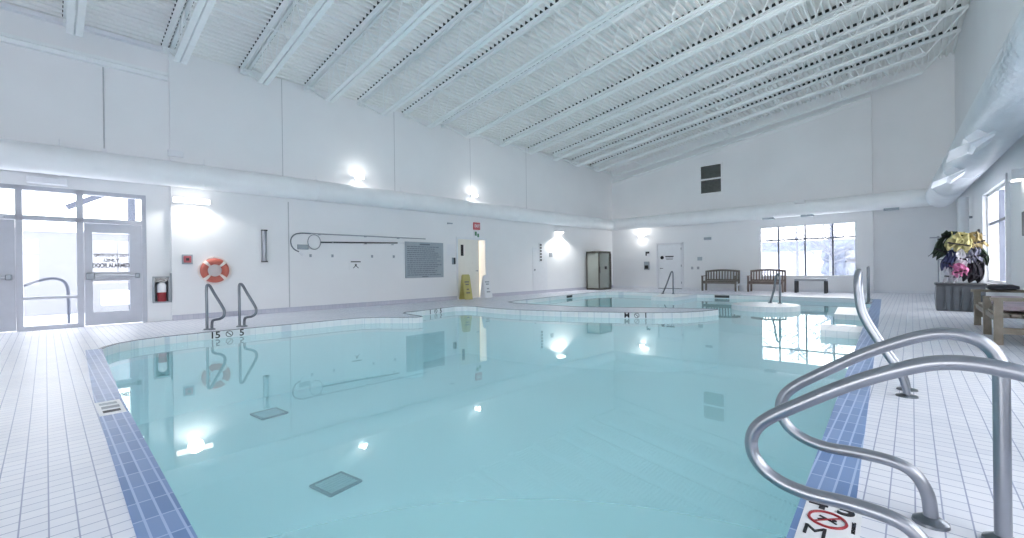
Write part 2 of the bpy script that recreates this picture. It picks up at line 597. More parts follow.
# vertical panel joints in the left wall
for i, xj in enumerate((4.25, 7.53, 10.64, 13.67)):
    struct(B(xj-0.008, xj+0.008, -0.004, 0.002, 3.4, ztop).build('trim_joint_%d' % (i+1), M['joint'], loc=(0, 12.2, 0), rotz=LROT))
struct(B(4.36, 4.385, -0.006, 0.002, 0.12, 2.9).build('trim_joint_5', M['joint'], loc=(0, 12.2, 0), rotz=LROT))
# far wall with window opening, right end set back
WY0, WY1, WZ0, WZ1 = 1.48, 4.68, 0.58, 2.66
mb = MB()
def fbox(y0, y1, z0, z1, x=FX):
    mb.box(x, x+0.3, y0, y1, z0, z1)
def wedge(y0, y1, z0, x):
    p = [(y0, z0), (y1, z0), (y1, deck_z(y1)+0.1), (y0, deck_z(y0)+0.1)]
    lo = [mb.bm.verts.new((x, q[0], q[1])) for q in p]
    hi = [mb.bm.verts.new((x+0.3, q[0], q[1])) for q in p]
    mb.bm.faces.new(lo); mb.bm.faces.new(hi[::-1])
    for i in range(4):
        mb.bm.faces.new((lo[i], lo[(i+1) % 4], hi[(i+1) % 4], hi[i]))
fbox(WY1, 11.75, 0, WZ1)
fbox(WY0, WY1, 0, WZ0)
fbox(1.02, WY0, 0, WZ1)
wedge(1.02, 11.75, WZ1, FX)
struct(mb.build('wall_far', M['wall']))
mb = MB()
wedge(-1.3, 1.05, 0, FX+0.25)
struct(mb.build('wall_far_recess', M['wall']))
# right wall with its window
RX0, RX1, RZ0, RZ1 = 12.3, 14.9, 0.6, 2.62
mb = MB()
dz_r = deck_z(-1.4)
def rbox(x0, x1, z0, z1):
    mb.box(20.6-x1, 20.6-x0, 0, 0.3, z0, z1)
RWINS = [(RX0, RX1), (4.2, 7.0), (0.4, 3.2), (-4.2, -1.0)]  # after the first, unseen windows added to let in more daylight
segs = [20.7, RX1, RX0, 7.0, 4.2, 3.2, 0.4, -1.0, -4.2, -6.0]
for i in range(0, len(segs)-1, 2):
    rbox(segs[i+1], segs[i], 0, dz_r+0.25)
for x0, x1 in RWINS:
    rbox(x0, x1, 0, RZ0)
    rbox(x0, x1, RZ1, dz_r+0.25)
struct(mb.build('wall_right', M['wall'], loc=(20.6, -1.1, 0), rotz=RROT))
# wall behind the photographer: low openings added to let daylight in, solid above
mb = MB()
mb.box(-6.2, -6, -2.0, 12.6, 2.3, 8.4)
mb.box(-6.2, -6, -2.0, -0.9, 0, 2.3).box(-6.2, -6, 4.2, 12.6, 0, 2.3).box(-6.2, -6, 1.5, 1.8, 0, 2.3)
struct(mb.build('wall_back', M['wall']))
# coved tile base along the walls
struct(MB().box(1.92, 9.95, -0.015, 0.0, 0, 0.12).box(11.42, 20.3, -0.015, 0.0, 0, 0.12).build('baseboard_left', M['base'], loc=(0, 12.2, 0), rotz=LROT))
mb = MB().box(FX-0.015, FX, 1.02, 7.85, 0, 0.1).box(FX-0.015, FX, 9.15, 11.55, 0, 0.1)
struct(mb.build('baseboard_far', M['white']))
struct(B(FX+0.235, FX+0.25, -1.08, 1.02, 0, 0.1).build('baseboard_recess', M['white']))
struct(B(0.0, 20.0, -0.015, 0, 0, 0.1).build('baseboard_right', M['white'], loc=(20.6, -1.1, 0), rotz=RROT))
# steel angle along the entrance bay, fascia and rake beam on the far wall
o = MB().box(-6, 1.90, -0.08, SB, 5.44, 5.50).box(-6, 1.9, -0.02, SB, 5.36, 5.44).build('trim_ledger', M['steel'], loc=(0, 12.2, 0), rotz=LROT)
struct(o)
struct(B(-6, 1.92, -0.05, SB, 5.98, 6.06).build('trim_flashing', M['white'], loc=(0, 12.2, 0), rotz=LROT))
mb = MB()
mb.bar((FX-0.06, 11.5, deck_z(11.5)-0.66), (FX-0.06, 1.05, deck_z(1.05)-0.56), 0.12, 0.07)
mb.bar((FX-0.01, 11.5, deck_z(11.5)-0.82), (FX-0.01, 1.05, deck_z(1.05)-0.72), 0.03, 0.03)
struct(mb.build('trim_rake_beam', M['steel']))

# ------------------------------------------------------------------ entrance glazing (structure)
AT = ((0, 12.2 + SB, 0), LROT)
def glazed_frame():
    o = bpy.data.objects.new('window_1', None)
    COL.objects.link(o)
    o.location, o.rotation_euler = AT[0], (0, 0, AT[1])
    struct(o)
    f = MB()
    for x0, x1 in ((-1.42, -1.33), (-0.38, -0.29), (0.43, 0.53), (1.43, 1.50)):
        f.box(x0, x1, 0.02, 0.16, 0, 2.76)
    f.box(-1.33, 1.43, 0.02, 0.16, 2.68, 2.76)
    f.box(-1.33, 1.43, 0.02, 0.16, 2.11, 2.20)
    f.box(-0.29, 0.43, 0.02, 0.16, 0.0, 0.08)
    f.box(-0.29, 0.43, 0.03, 0.14, 0.59, 0.64)
    f.build('window_frame', M['alu'], o)
    for x0, x1, z0, z1 in ((-0.29, 0.43, 0.64, 2.11), (-0.29, 0.43, 0.08, 0.59), (-0.29, 0.43, 2.2, 2.68), (0.53, 1.43, 2.2, 2.68), (-1.33, -0.38, 2.2, 2.68)):
        B(x0, x1, 0.085, 0.093, z0, z1).build('window_pane', M['glass'], o)
    return o
glazed_frame()
def door(name, x0, x1, hinge_right):
    o = bpy.data.objects.new(name, None)
    COL.objects.link(o)
    o.location, o.rotation_euler = AT[0], (0, 0, AT[1])
    struct(o)
    l0, l1 = x0+0.12, x1-0.2
    if not hinge_right:
        l0, l1 = x0+0.2, x1-0.1
    f = MB()
    f.box(x0, l0, 0.03, 0.08, 0.012, 2.1).box(l1, x1, 0.03, 0.08, 0.012, 2.1)
    f.box(l0, l1, 0.03, 0.08, 0.012, 0.28).box(l0, l1, 0.03, 0.08, 0.92, 1.10).box(l0, l1, 0.03, 0.08, 1.91, 2.1)
    f.build('door_leaf', M['alu'], o)
    for z0, z1 in ((0.28, 0.92), (1.10, 1.91)):
        B(l0, l1, 0.052, 0.058, z0, z1).build('door_pane', M['glass'], o)
    bar = MB().box(x0+0.06, x1-0.08, -0.05, -0.015, 0.99, 1.05, bev=0.01)
    bar.build('push_bar', M['chrome'], o)
    MB().box(x0+0.02, x0+0.15, -0.07, 0.03, 0.95, 1.09, bev=0.01).box(x1-0.12, x1-0.04, -0.06, 0.03, 0.97, 1.07, bev=0.01).build('latch_case', M['chrome_dark'], o)
    MB().box(x1-0.42, x1-0.12, -0.04, 0.03, 2.11, 2.165, bev=0.005).bar((x1-0.4, -0.03, 2.14), (x1-0.75, -0.05, 2.14), 0.02, 0.015).build('door_closer', M['alu'], o)
    return o
d1 = door('door_1', 0.535, 1.425, True)
text('lettering', 'EMERGENCY EXIT', 0.095, M['letter'], d1, (0.94, 0.049, 1.45), thick=0.001, sx=0.68, bold=0.002)
text('lettering', 'ONLY', 0.09, M['letter'], d1, (0.94, 0.049, 1.345), thick=0.001, bold=0.003)
text('lettering', 'DOOR ALARMED', 0.12, M['letter'], d1, (0.94, 0.049, 1.235), thick=0.001, sx=0.62, bold=0.005)
door('door_2', -1.325, -0.385, True)
# doorway with a cream lobby behind it (structure)
mb = MB()
mb.box(9.9, 9.98, 0.3, 2.2, 0, 2.4).box(11.38, 11.46, 0.3, 2.2, 0, 2.4).box(9.9, 11.46, 2.2, 2.3, 0, 2.4).box(9.9, 11.46, 0.3, 2.3, 2.35, 2.45).box(9.9, 11.46, 0.3, 2.3, -0.06, -0.002)
struct(mb.build('wall_lobby', M['cream'], loc=(0, 12.2, 0), rotz=LROT))
mb = MB().box(9.94, 10.0, -0.03, 0.3, 0, 2.19).box(11.30, 11.40, -0.03, 0.3, 0, 2.19).box(9.94, 11.40, -0.03, 0.3, 2.15, 2.22)
struct(mb.build('trim_doorway', M['white'], loc=(0, 12.2, 0), rotz=LROT))
dl = bpy.data.objects.new('door_3', None); COL.objects.link(dl)
dl.location, dl.rotation_euler = (0, 12.2, 0), (0, 0, LROT); struct(dl)
MB().box(10.0, 11.02, 0.02, 0.07, 0.01, 2.15).build('door_leaf', M['cream'], dl)
MB().cyl((10.9, 0.0, 1.0), (10.9, -0.05, 1.0), 0.02).bar((10.9, -0.05, 1.0), (10.8, -0.05, 1.0), 0.02, 0.02).build('door_handle', M['chrome'], dl)
B(10.16, 10.28, 0.012, 0.02, 1.55, 1.95).build('door_sign', M['black'], dl)
# flush white service door further along
o = bpy.data.objects.new('door_4', None); COL.objects.link(o)
o.location, o.rotation_euler = (0, 12.2, 0), (0, 0, LROT); struct(o)
B(14.0, 14.95, -0.012, 0.0, 0.01, 1.95).build('door_leaf', M['white'], o)
MB().cyl((14.1, -0.012, 1.0), (14.1, -0.06, 1.0), 0.025).build('door_handle', M['chrome'], o)
# far white door
o = bpy.data.objects.new('door_5', None); COL.objects.link(o)
o.location, o.rotation_euler = (FX, 8.5, 0), (0, 0, -PI/2); struct(o)
B(-0.56, 0.56, -0.035, 0.0, 0.03, 2.12).build('door_leaf', M['white'], o)
MB().box(-0.65, -0.58, -0.05, 0, 0, 2.2).box(0.58, 0.65, -0.05, 0, 0, 2.2).box(-0.65, 0.65, -0.05, 0, 2.14, 2.2).build('door_frame', M['offwhite'], o)
MB().lathe([(0.085, -0.037), (0.085, -0.045)], (-0.36, 0, 1.5), 20, 'Y').build('round_sign', M['black'], o)
MB().box(-0.2, 0.2, -0.04, -0.036, 1.52, 1.57).box(-0.18, 0.18, -0.04, -0.036, 1.46, 1.48).box(-0.16, 0.16, -0.04, -0.036, 1.40, 1.42).build('notice_lines', M['letter'], o)
MB().cyl((-0.44, -0.035, 0.98), (-0.44, -0.08, 0.98), 0.02).bar((-0.44, -0.08, 0.98), (-0.30, -0.08, 0.98), 0.025, 0.025).build('door_handle', M['dark'], o)
for zh in (0.3, 1.1, 1.9):
    B(0.55, 0.585, -0.06, -0.03, zh-0.05, zh+0.05).build('hinge', M['grey'], o)
B(-0.58, 0.58, -0.03, 0.0, 0.005, 0.03).build('threshold', M['dark'], o)

# ------------------------------------------------------------------ windows
def window(name, at, w, z0, z1, cols, rail, depth=0.14):
    """at = centre; cols = fractions of mullions; rail = fraction of the transom"""
    o = bpy.data.objects.new(name, None)
    COL.objects.link(o)
    o.location, o.rotation_euler = at[0], (0, 0, at[1])
    struct(o)
    f = MB()
    f.box(-w/2, -w/2+0.06, 0.03, depth, z0, z1).box(w/2-0.06, w/2, 0.03, depth, z0, z1)
    f.box(-w/2+0.06, w/2-0.06, 0.03, depth, z0, z0+0.06).box(-w/2+0.06, w/2-0.06, 0.03, depth, z1-0.06, z1)
    f.build('window_frame', M['white'], o)
    zr = z0 + (z1-z0)*rail
    xs = [-w/2+0.06] + [-w/2 + w*c for c in cols] + [w/2-0.06]
    for c in cols:
        B(-w/2+w*c-0.03, -w/2+w*c+0.03, 0.04, 0.12, z0+0.06, z1-0.06).build('mullion', M['mull'], o)
    B(-w/2+0.06, w/2-0.06, 0.05, 0.11, zr-0.03, zr+0.03).build('transom', M['mull'], o)
    for x0, x1 in zip(xs, xs[1:]):
        for a, b in ((z0+0.06, zr), (zr, z1-0.06)):
            B(x0, x1, 0.075, 0.083, a, b).build('window_pane', M['glass'], o)
    B(-w/2-0.05, w/2+0.05, -0.06, 0.03, z0-0.04, z0).build('window_sill', M['white'], o)
    return o
window('window_2', ((FX, (WY0+WY1)/2, 0), -PI/2), WY1-WY0, WZ0, WZ1, (0.215, 0.5, 0.775), 0.72)
cx = (RX0+RX1)/2
window('window_3', ((cx, right_y(cx), 0), RROT), RX1-RX0, RZ0, RZ1, (0.5,), 0.66)
# white casing round the right-hand window
o = MB().box(-1.39, -1.29, -0.05, 0, 0.5, 2.72).box(1.29, 1.39, -0.05, 0, 0.5, 2.72).box(-1.39, 1.39, -0.05, 0, 2.62, 2.72).build('trim_window_casing', M['white'], loc=(cx, right_y(cx), 0), rotz=RROT)
struct(o)
for i, (x0, x1) in enumerate(RWINS[1:]):  # unseen side windows, added for their daylight
    cxx = (x0+x1)/2
    window('window_%d' % (i+4), ((cxx, right_y(cxx), 0), RROT), x1-x0, RZ0, RZ1, (0.33, 0.66), 0.66)

# ------------------------------------------------------------------ ceiling joists
ORD = ['first', 'second', 'third', 'fourth', 'fifth', 'sixth', 'seventh', 'eighth', 'ninth', 'tenth', 'eleventh', 'twelfth', 'thirteenth']
DEPTH = 0.92
def joist(k):
    x = 0.39 + 1.507*k
    yl, yr = left_y(x)-0.02, right_y(x)+0.02
    t = thing('bar_joist', 'white open-web steel roof joist, %s counting from the entrance end' % ORD[k], 'joist', ((x, yl, deck_z(yl)), 0), 'bar joists under the roof deck')
    L = yl - yr
    sl = 0.144
    def P(s, dz, dx=0):           # s metres from the left wall, dz below the deck
        return (dx, -s, sl*s - dz)
    e = 1.25
    c = MB()
    for dx in (-0.07, 0.07):
        c.bar(P(0, 0.008, dx), P(L, 0.008, dx), 0.085, 0.014)
        c.bar(P(0, 0.04, dx*0.3), P(L, 0.04, dx*0.3), 0.012, 0.07)
    c.build('top_chord', M['steel'], t)
    c = MB()
    for dx in (-0.062, 0.062):
        c.bar(P(e, DEPTH, dx), P(L-0.85, DEPTH, dx), 0.095, 0.014)
        c.bar(P(e, DEPTH-0.035, dx*0.3), P(L-0.85, DEPTH-0.035, dx*0.3), 0.012, 0.075)
    c.build('bottom_chord', M['steel'], t)
    w = MB()
    r = 0.012
    w.tube([P(0.05, 0.06), P(e, DEPTH)], 0.022, 6)
    w.tube([P(e, DEPTH), P(e+0.02, 0.05)], r, 6)
    n = 15
    step = (L-0.85-e)/n
    for i in range(n):
        s0, s1 = e+i*step, e+(i+1)*step
        w.tube([P(s0, DEPTH), P((s0+s1)/2, 0.05)], r, 6)
        w.tube([P((s0+s1)/2, 0.05), P(s1, DEPTH)], r, 6)
    w.tube([P(L-0.85, DEPTH), P(L-0.03, 0.06)], 0.022, 6)
    w.build('web', M['steel'], t)
    sh = MB().box(-0.11, 0.11, -0.18, 0.0, -0.14, -0.06)
    sh.build('bearing_seat', M['steel'], t)
    return t
for k in range(13):
    joist(k)
# dark blocks painting in the shade of the deck flutes above the joists
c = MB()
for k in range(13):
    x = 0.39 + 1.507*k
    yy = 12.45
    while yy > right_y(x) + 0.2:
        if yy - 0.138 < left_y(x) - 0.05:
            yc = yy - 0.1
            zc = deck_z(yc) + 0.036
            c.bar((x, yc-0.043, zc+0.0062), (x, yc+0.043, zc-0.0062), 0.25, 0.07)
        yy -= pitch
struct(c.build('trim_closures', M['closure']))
for i, (yb, nm) in enumerate(((8.9, 'nearest the left wall'), (5.2, 'over the middle of the pool'), (1.7, 'nearest the right wall'))):
    mb = MB()
    mb.tube([(0.39, yb, deck_z(yb)-DEPTH+0.06), (18.47, yb, deck_z(yb)-DEPTH+0.06)], 0.016, 6)
    mb.tube([(0.39, yb+0.05, deck_z(yb)-0.11), (18.47, yb+0.05, deck_z(yb)-0.11)], 0.016, 6)
    tag(mb.build('joist_bridging', M['steel']), 'thin white bridging rods crossing the roof joists, run %s' % nm, 'bridging', 'bridging rods')

# ------------------------------------------------------------------ air ducts
def arc(c, r, a0, a1, n, f):
    return [f(c, r, a0 + (a1-a0)*i/n) for i in range(n+1)]
DZ = 3.22
def run_duct(name, label, a, b, r, bands, mat, regs=()):
    a, b = Vector(a), Vector(b)
    t = thing(name, label, 'duct', (a, 0), 'air ducts along the walls')
    d = b - a
    MB().tube([(0, 0, 0), d*0.5, d], r, 28).build('duct_tube', mat, t, smooth=True)
    u = d.normalized()
    for f in bands:
        p = d*f
        MB().tube([p-u*0.025, p+u*0.025], r+0.012, 28).build('joint_band', mat, t, smooth=True)
        MB().tube([p+Vector((0, 0, r)), p+Vector((0, 0, r+0.14))], 0.01, 6).build('hanger', M['white'], t)
    return t
yl = lambda x: left_y(x)-0.34
run_duct('air_duct', 'long white round duct along the left wall above the entrance', (-6, yl(-6), DZ), (19.5, yl(19.5), DZ), 0.27, (0.14, 0.243, 0.332, 0.43, 0.53, 0.63, 0.73, 0.83, 0.93), M['duct'])
fd = run_duct('air_duct', 'white round duct across the far wall above the window', (19.72, 11.05, DZ), (19.72, -0.55, DZ), 0.29, (0.1, 0.25, 0.4, 0.55, 0.7, 0.85), M['duct'])
for yy in (2.9, 4.2, 0.5):
    B(-0.12, 0.12, yy-11.05-0.2, yy-11.05+0.2, -0.33, -0.25).build('register', M['sign_grey'], fd)
B(-0.3, -0.24, 3.1-11.05-0.17, 3.1-11.05+0.17, 0.16, 0.3, bev=0.02).build('end_cap', M['white'], fd)
ry = lambda x: right_y(x)+0.43
rd = run_duct('air_duct', 'foil-wrapped silver white duct along the right wall', (19.6, ry(19.6), DZ), (-6, ry(-6), DZ+0.03), 0.37, (0.12, 0.24), M['foil'])
for xx in (12.7, 9.5):
    c = Vector((xx-19.6, ry(xx)-ry(19.6), 0))
    m3 = Matrix.Rotation(math.radians(-38), 3, 'X')
    m4 = Matrix.Rotation(math.radians(-24), 3, 'X')
    o = MB().obox(c + Vector((0, 0.26, -0.34)), (0.6, 0.26, 0.2), m3).obox(c + Vector((0, 0.33, -0.42)), (1.0, 0.56, 0.012), m4).build('register', M['foil'], rd)
# wrinkled foil jacket: rings slightly proud of the tube
jk = MB()
rnd = random.Random(3)
for i in range(60):
    x = 16.5 - i*0.17
    c = Vector((x-19.6, ry(x)-ry(19.6), 0))
    u = Vector((1, 0.03, 0)).normalized()
    jk.tube([c-u*0.03, c+u*0.03], 0.371+rnd.uniform(0.0, 0.006), 20, caps=False)
jk.build('foil_jacket', M['foil'], rd, smooth=True)
# the joint where far and left duct meet
MB().tube([(19.72, 11.02, DZ), (19.72, 11.3, DZ), (19.5, yl(19.5)-0.0, DZ)], 0.29, 20).build('duct_elbow', M['duct'], fd, smooth=True).matrix_parent_inverse = Matrix.Translation((-19.72, -11.05, -DZ))
MB().tube([(19.72, -0.5, DZ), (19.68, ry(19.6)+0.1, DZ), (19.5, ry(19.5), DZ)], 0.29, 20).build('duct_elbow', M['duct'], fd, smooth=True).matrix_parent_inverse = Matrix.Translation((-19.72, -11.05, -DZ))
# drop pipe
t = thing('drop_pipe', 'white vertical pipe under the duct in the far right corner', 'pipe', ((17.0, right_y(17)+0.16, 1.75), 0))
MB().cyl((0, 0, 0), (0, 0, 1.08), 0.1, 18).build('pipe', M['white'], t, smooth=True)
MB().cyl((0, 0, 0.0), (0, 0, 0.08), 0.115, 18).build('collar', M['sign_grey'], t, smooth=True)
B(-0.02, 0.02, -0.17, -0.1, 0.5, 0.56).build('bracket', M['grey'], t)
o = B(-0.1, 0.1, -0.02, 0, -0.14, 0.14, bev=0.005).build('wall_sign', M['dark'], loc=rw(15.9, 1.75)[0], rotz=RROT)
tag(o, 'small dark sign on the right wall below the white pipe', 'sign')

# ------------------------------------------------------------------ stainless rails
def smooth_path(pts, n=6):
    pts = [Vector(p) for p in pts]
    out = []
    for i in range(len(pts)-1):
        p0 = pts[max(0, i-1)]; p1 = pts[i]; p2 = pts[i+1]; p3 = pts[min(len(pts)-1, i+2)]
        for k in range(n):
            t = k/n
            out.append(0.5*((2*p1) + (-p0+p2)*t + (2*p0-5*p1+4*p2-p3)*t*t + (-p0+3*p1-3*p2+p3)*t**3))
    out.append(pts[-1])
    return out
RAIL = [(-0.24, 0.0), (-0.24, 0.3), (-0.24, 0.62), (-0.232, 0.69), (-0.195, 0.745), (-0.13, 0.77), (-0.06, 0.765), (0.03, 0.73), (0.17, 0.652), (0.34, 0.532),
        (0.41, 0.478), (0.45, 0.436), (0.47, 0.396), (0.476, 0.355), (0.467, 0.31), (0.44, 0.27), (0.40, 0.242), (0.35, 0.224), (0.28, 0.216), (0.17, 0.222), (0.06, 0.215), (0.0, 0.185), (-0.035, 0.12), (-0.045, 0.05), (-0.045, 0.0)]
def pool_rail(x, label, zs=1.0, ys=1.0):
    t = thing('pool_handrail', label, 'handrail', ((x, 0, 0), 0), 'pair of handrails at the near pool corner')
    pts = smooth_path([(0, p[0] if p[0] > -0.1 or p[1] < 0.01 and p[0] > -0.1 else -0.1+(p[0]+0.1)*ys, p[1]*zs) for p in RAIL], 5)
    MB().tube(pts, 0.0238, 18).build('rail_tube', M['chrome'], t, smooth=True)
    for yy in (-0.1-0.14*ys, -0.045):
        MB().lathe([(0.058, 0.0), (0.056, 0.012), (0.04, 0.022), (0.027, 0.03)], (0, yy, 0), 24).build('escutcheon', M['chrome_dark'], t, smooth=True)
    return t
pool_rail(1.90, 'nearest looping stainless handrail, cut off by the bottom of the photo', 0.965, 1.75)
pool_rail(2.42, 'looping stainless handrail behind the nearest one, both feet on the deck')
t = thing('pool_handrail', 'upright stainless handrail at the pool edge beyond the near pair', 'handrail', ((4.62, 0.0, 0), 0))
leg = [(0, 0.04, 0), (0, 0.045, 0.06), (0, 0.07, 0.15), (0, 0.11, 0.23), (0, 0.2, 0.39), (0, 0.285, 0.56), (0, 0.32, 0.66), (0, 0.335, 0.77), (0, 0.34, 0.88), (0.03, 0.338, 0.95)]
pts = leg + [(0.09, 0.335, 0.985), (0.15, 0.335, 0.985)] + [(0.24-p[0], p[1], p[2]) for p in leg[::-1]]
MB().tube(smooth_path(pts, 5), 0.0245, 16).build('rail_tube', M['chrome'], t, smooth=True)
for xx in (0, 0.24):
    MB().lathe([(0.07, 0.0), (0.066, 0.01), (0.03, 0.02)], (xx, 0.04, 0), 22).build('escutcheon', M['chrome_dark'], t, smooth=True)
# two figure-four grab rails by the left wall
def grab_rail(x, y, label):
    t = thing('grab_rail', label, 'grab rail', ((x, y, 0), LROT), 'pair of grab rails under the life ring')
    pts = [(0, 0, 0), (0, 0, 0.45), (0, 0, 0.78), (0.02, -0.02, 0.83), (0.05, -0.05, 0.8), (0.1, -0.1, 0.67), (0.2, -0.18, 0.44), (0.23, -0.22, 0.34), (0.22, -0.22, 0.25), (0.17, -0.18, 0.2), (0.1, -0.1, 0.18), (0.07, -0.06, 0.14), (0.065, -0.055, 0.0)]
    MB().tube(smooth_path(pts, 4), 0.024, 12).build('rail_tube', M['chrome_dark'], t, smooth=True)
    for p in ((0, 0), (0.065, -0.055)):
        MB().lathe([(0.06, 0.0), (0.055, 0.015), (0.03, 0.025)], (p[0], p[1], 0), 16).build('escutcheon', M['chrome_dark'], t, smooth=True)
    return t
grab_rail(2.03, 9.62, 'stainless grab rail on the far deck, left of the two under the life ring')
grab_rail(2.56, 9.62, 'stainless grab rail on the far deck, right of the two under the life ring')
def peak_rail(x, y, label, h, dy):
    t = thing('step_rail', label, 'handrail', ((x, y, 0), 0))
    pts = [(0, 0, 0), (0, 0, 0.3), (0, 0, h-0.1), (0, 0.03, h), (0, 0.09, h-0.06), (0, dy*0.6, h*0.45), (0, dy, 0.0)]
    MB().tube(smooth_path(pts, 4), 0.028, 10).build('rail_tube', M['chrome_dark'], t, smooth=True)
    for yy in (0, dy):
        MB().lathe([(0.06, 0.0), (0.05, 0.02)], (0, yy, 0), 14).build('escutcheon', M['chrome_dark'], t)
    return t
peak_rail(16.4, 6.75, 'peaked steel handrail on the white step before the far white door', 0.86, 0.42)
peak_rail(13.75, 2.68, 'peaked steel handrail on the round white island in the pool', 0.8, 0.24)
t = thing('deck_rail', 'thin dark upright rail on the far right deck by the window pillar', 'handrail', ((14.75, 0.86, 0), 0))
MB().tube(smooth_path([(0, 0, 0), (0, 0, 0.5), (0, 0, 0.88), (0.05, 0, 0.96), (0.3, 0, 0.96), (0.36, 0, 0.88), (0.36, 0, 0)], 4), 0.024, 10).build('rail_tube', M['chrome_dark'], t, smooth=True)
for xx in (0, 0.36):
    MB().lathe([(0.07, 0.0), (0.06, 0.03)], (xx, 0, 0), 14).build('escutcheon', M['chrome_dark'], t)

# ------------------------------------------------------------------ left wall objects
# life ring
t = thing('life_ring', 'coral red life ring with white bands on the left wall', 'life ring', lw(2.71, 1.11))
rp = [(0.215*math.cos(2*PI*k/40), -0.085, 0.215*math.sin(2*PI*k/40)) for k in range(40)]
MB().tube(rp, 0.075, 14, closed=True).build('ring', M['coral'], t, smooth=True)
for a in (45, 135, 225, 315):
    p = [(0.215*math.cos(math.radians(a+d)), -0.085, 0.215*math.sin(math.radians(a+d))) for d in (-8, -4, 0, 4, 8)]
    MB().tube(p, 0.079, 14).build('band', M['rope'], t, smooth=True)
rope = []
for k in range(64):
    a = 2*PI*k/64
    rr = 0.300 + 0.022*abs(math.sin(2*(a - PI/4)))
    rope.append((rr*math.cos(a), -0.085, rr*math.sin(a)))
MB().tube(rope, 0.012, 8, closed=True).build('grab_rope', M['rope'], t, smooth=True)
MB().cyl((0, 0, 0.31), (0, -0.12, 0.33), 0.014).build('wall_hook', M['white'], t)
# fire extinguisher cabinet and extinguisher
at = ((1.74, left_y(1.74)+SB, 0.70), LROT)
t = thing('extinguisher_cabinet', 'grey framed fire extinguisher cabinet beside the entrance door', 'cabinet', at)
MB().box(-0.15, -0.12, -0.1, 0, -0.29, 0.29).box(0.12, 0.15, -0.1, 0, -0.29, 0.29).box(-0.12, 0.12, -0.1, 0, 0.26, 0.29).box(-0.12, 0.12, -0.1, 0, -0.29, -0.26).build('frame', M['grey'], t)
B(-0.12, 0.12, -0.012, 0, -0.26, 0.26).build('back_panel', M['dark'], t)
B(-0.12, 0.12, -0.1, -0.095, -0.26, 0.26).build('glass_front', M['glass'], t)
B(0.155, 0.175, -0.1, 0, -0.29, 0.36).build('hinge_edge', M['chrome_dark'], t)
t = thing('fire_extinguisher', 'red fire extinguisher with a white label inside the wall cabinet', 'fire extinguisher', ((1.74, left_y(1.74)+SB-0.055, 0.44), LROT))
MB().lathe([(0.075, 0), (0.08, 0.02), (0.08, 0.2)], (0, 0, 0), 18).build('cylinder', M['red'], t, smooth=True)
MB().lathe([(0.081, 0.2), (0.081, 0.36), (0.05, 0.41), (0.02, 0.42)], (0, 0, 0), 18).build('label_band', M['white'], t, smooth=True)
MB().cyl((0, 0, 0.42), (0, 0, 0.46), 0.02).bar((-0.05, 0, 0.48), (0.06, 0, 0.46), 0.02, 0.02).build('valve_handle', M['black'], t)
# fire alarm pull
t = thing('fire_alarm', 'square red and grey fire alarm box left of the life ring', 'fire alarm', lw(2.2, 1.37))
B(-0.1, 0.1, -0.03, 0, -0.11, 0.11, bev=0.006).build('back_plate', M['sign_grey'], t)
B(-0.07, 0.07, -0.05, -0.028, -0.075, 0.075, bev=0.006).build('red_face', M['signred'], t)
B(-0.03, 0.03, -0.06, -0.048, -0.03, 0.03).build('push_button', M['dark'], t)
# fluorescent wall lamp
t = thing('wall_lamp', 'lit long fluorescent lamp under the duct above the life ring', 'lamp', lw(2.29, 2.71))
B(-0.36, 0.36, -0.05, 0, -0.07, 0.07, bev=0.01).build('housing', M['white'], t)
MB().box(-0.34, 0.34, -0.14, -0.05, -0.06, 0.05, bev=0.02).build('diffuser', M['tube'], t)
# vertical wall fixture
t = thing('wall_fixture', 'vertical grey metal wall fixture right of the life ring', 'wall fixture', lw(3.78, 1.72))
pr = [(0.06*math.cos(a), -0.07*math.sin(a)) for a in [PI*k/10 for k in range(11)]]
MB().prism(pr, -0.38, 0.38).build('housing', M['chrome'], t, smooth=True)
for z0 in (0.38, -0.41):
    B(-0.065, 0.065, -0.085, 0, z0, z0+0.03).build('end_cap', M['dark'], t)
# rescue crook and ring pole hung on the wall
t = thing('rescue_crook', 'long white rescue pole with a dark curved crook, hung on the wall', 'rescue pole', lw(4.4, 1.7))
hk = [(0.2, -0.07, -0.11), (0.1, -0.07, -0.06), (0.02, -0.07, 0.04), (0.0, -0.07, 0.2), (0.08, -0.07, 0.33), (0.24, -0.07, 0.385), (0.5, -0.07, 0.39)]
MB().tube(smooth_path(hk, 5), 0.016, 8).build('crook', M['chrome_dark'], t, smooth=True)
MB().cyl((0.5, -0.07, 0.39), (4.2, -0.07, 0.39), 0.016, 8).build('pole', M['grey'], t, smooth=True)
MB().bar((0.2, -0.07, -0.11), (0.3, -0.07, -0.2), 0.03, 0.05).build('tip_guard', M['white'], t)
for xx in (0.75, 2.1, 3.2):
    MB().bar((xx, 0, 0.37), (xx, -0.09, 0.37), 0.04, 0.02).build('hanger', M['grey'], t)
t = thing('ring_pole', 'dark pole ending in a thin ring, hung below the rescue crook', 'rescue pole', lw(5.0, 1.86))
MB().tube([(0.17*math.cos(2*PI*k/28), -0.07, 0.2*math.sin(2*PI*k/28)) for k in range(28)], 0.011, 8, closed=True).build('ring', M['grey'], t, smooth=True)
MB().cyl((0.17, -0.07, 0.0), (2.55, -0.07, 0.06), 0.02, 8).build('pole', M['dark'], t, smooth=True)
MB().cyl((2.55, -0.07, 0.06), (2.8, -0.07, 0.066), 0.014, 8).build('grip', M['white'], t, smooth=True)
for xx in (0.5, 1.5, 2.4):
    MB().bar((xx, 0, 0.0), (xx, -0.09, 0.0), 0.04, 0.02).build('hanger', M['grey'], t)
o = B(-0.14, 0.14, -0.03, 0, -0.065, 0.065, bev=0.005).build('hook_plate', M['sign_grey'], loc=lw(4.72, 1.72)[0], rotz=LROT)
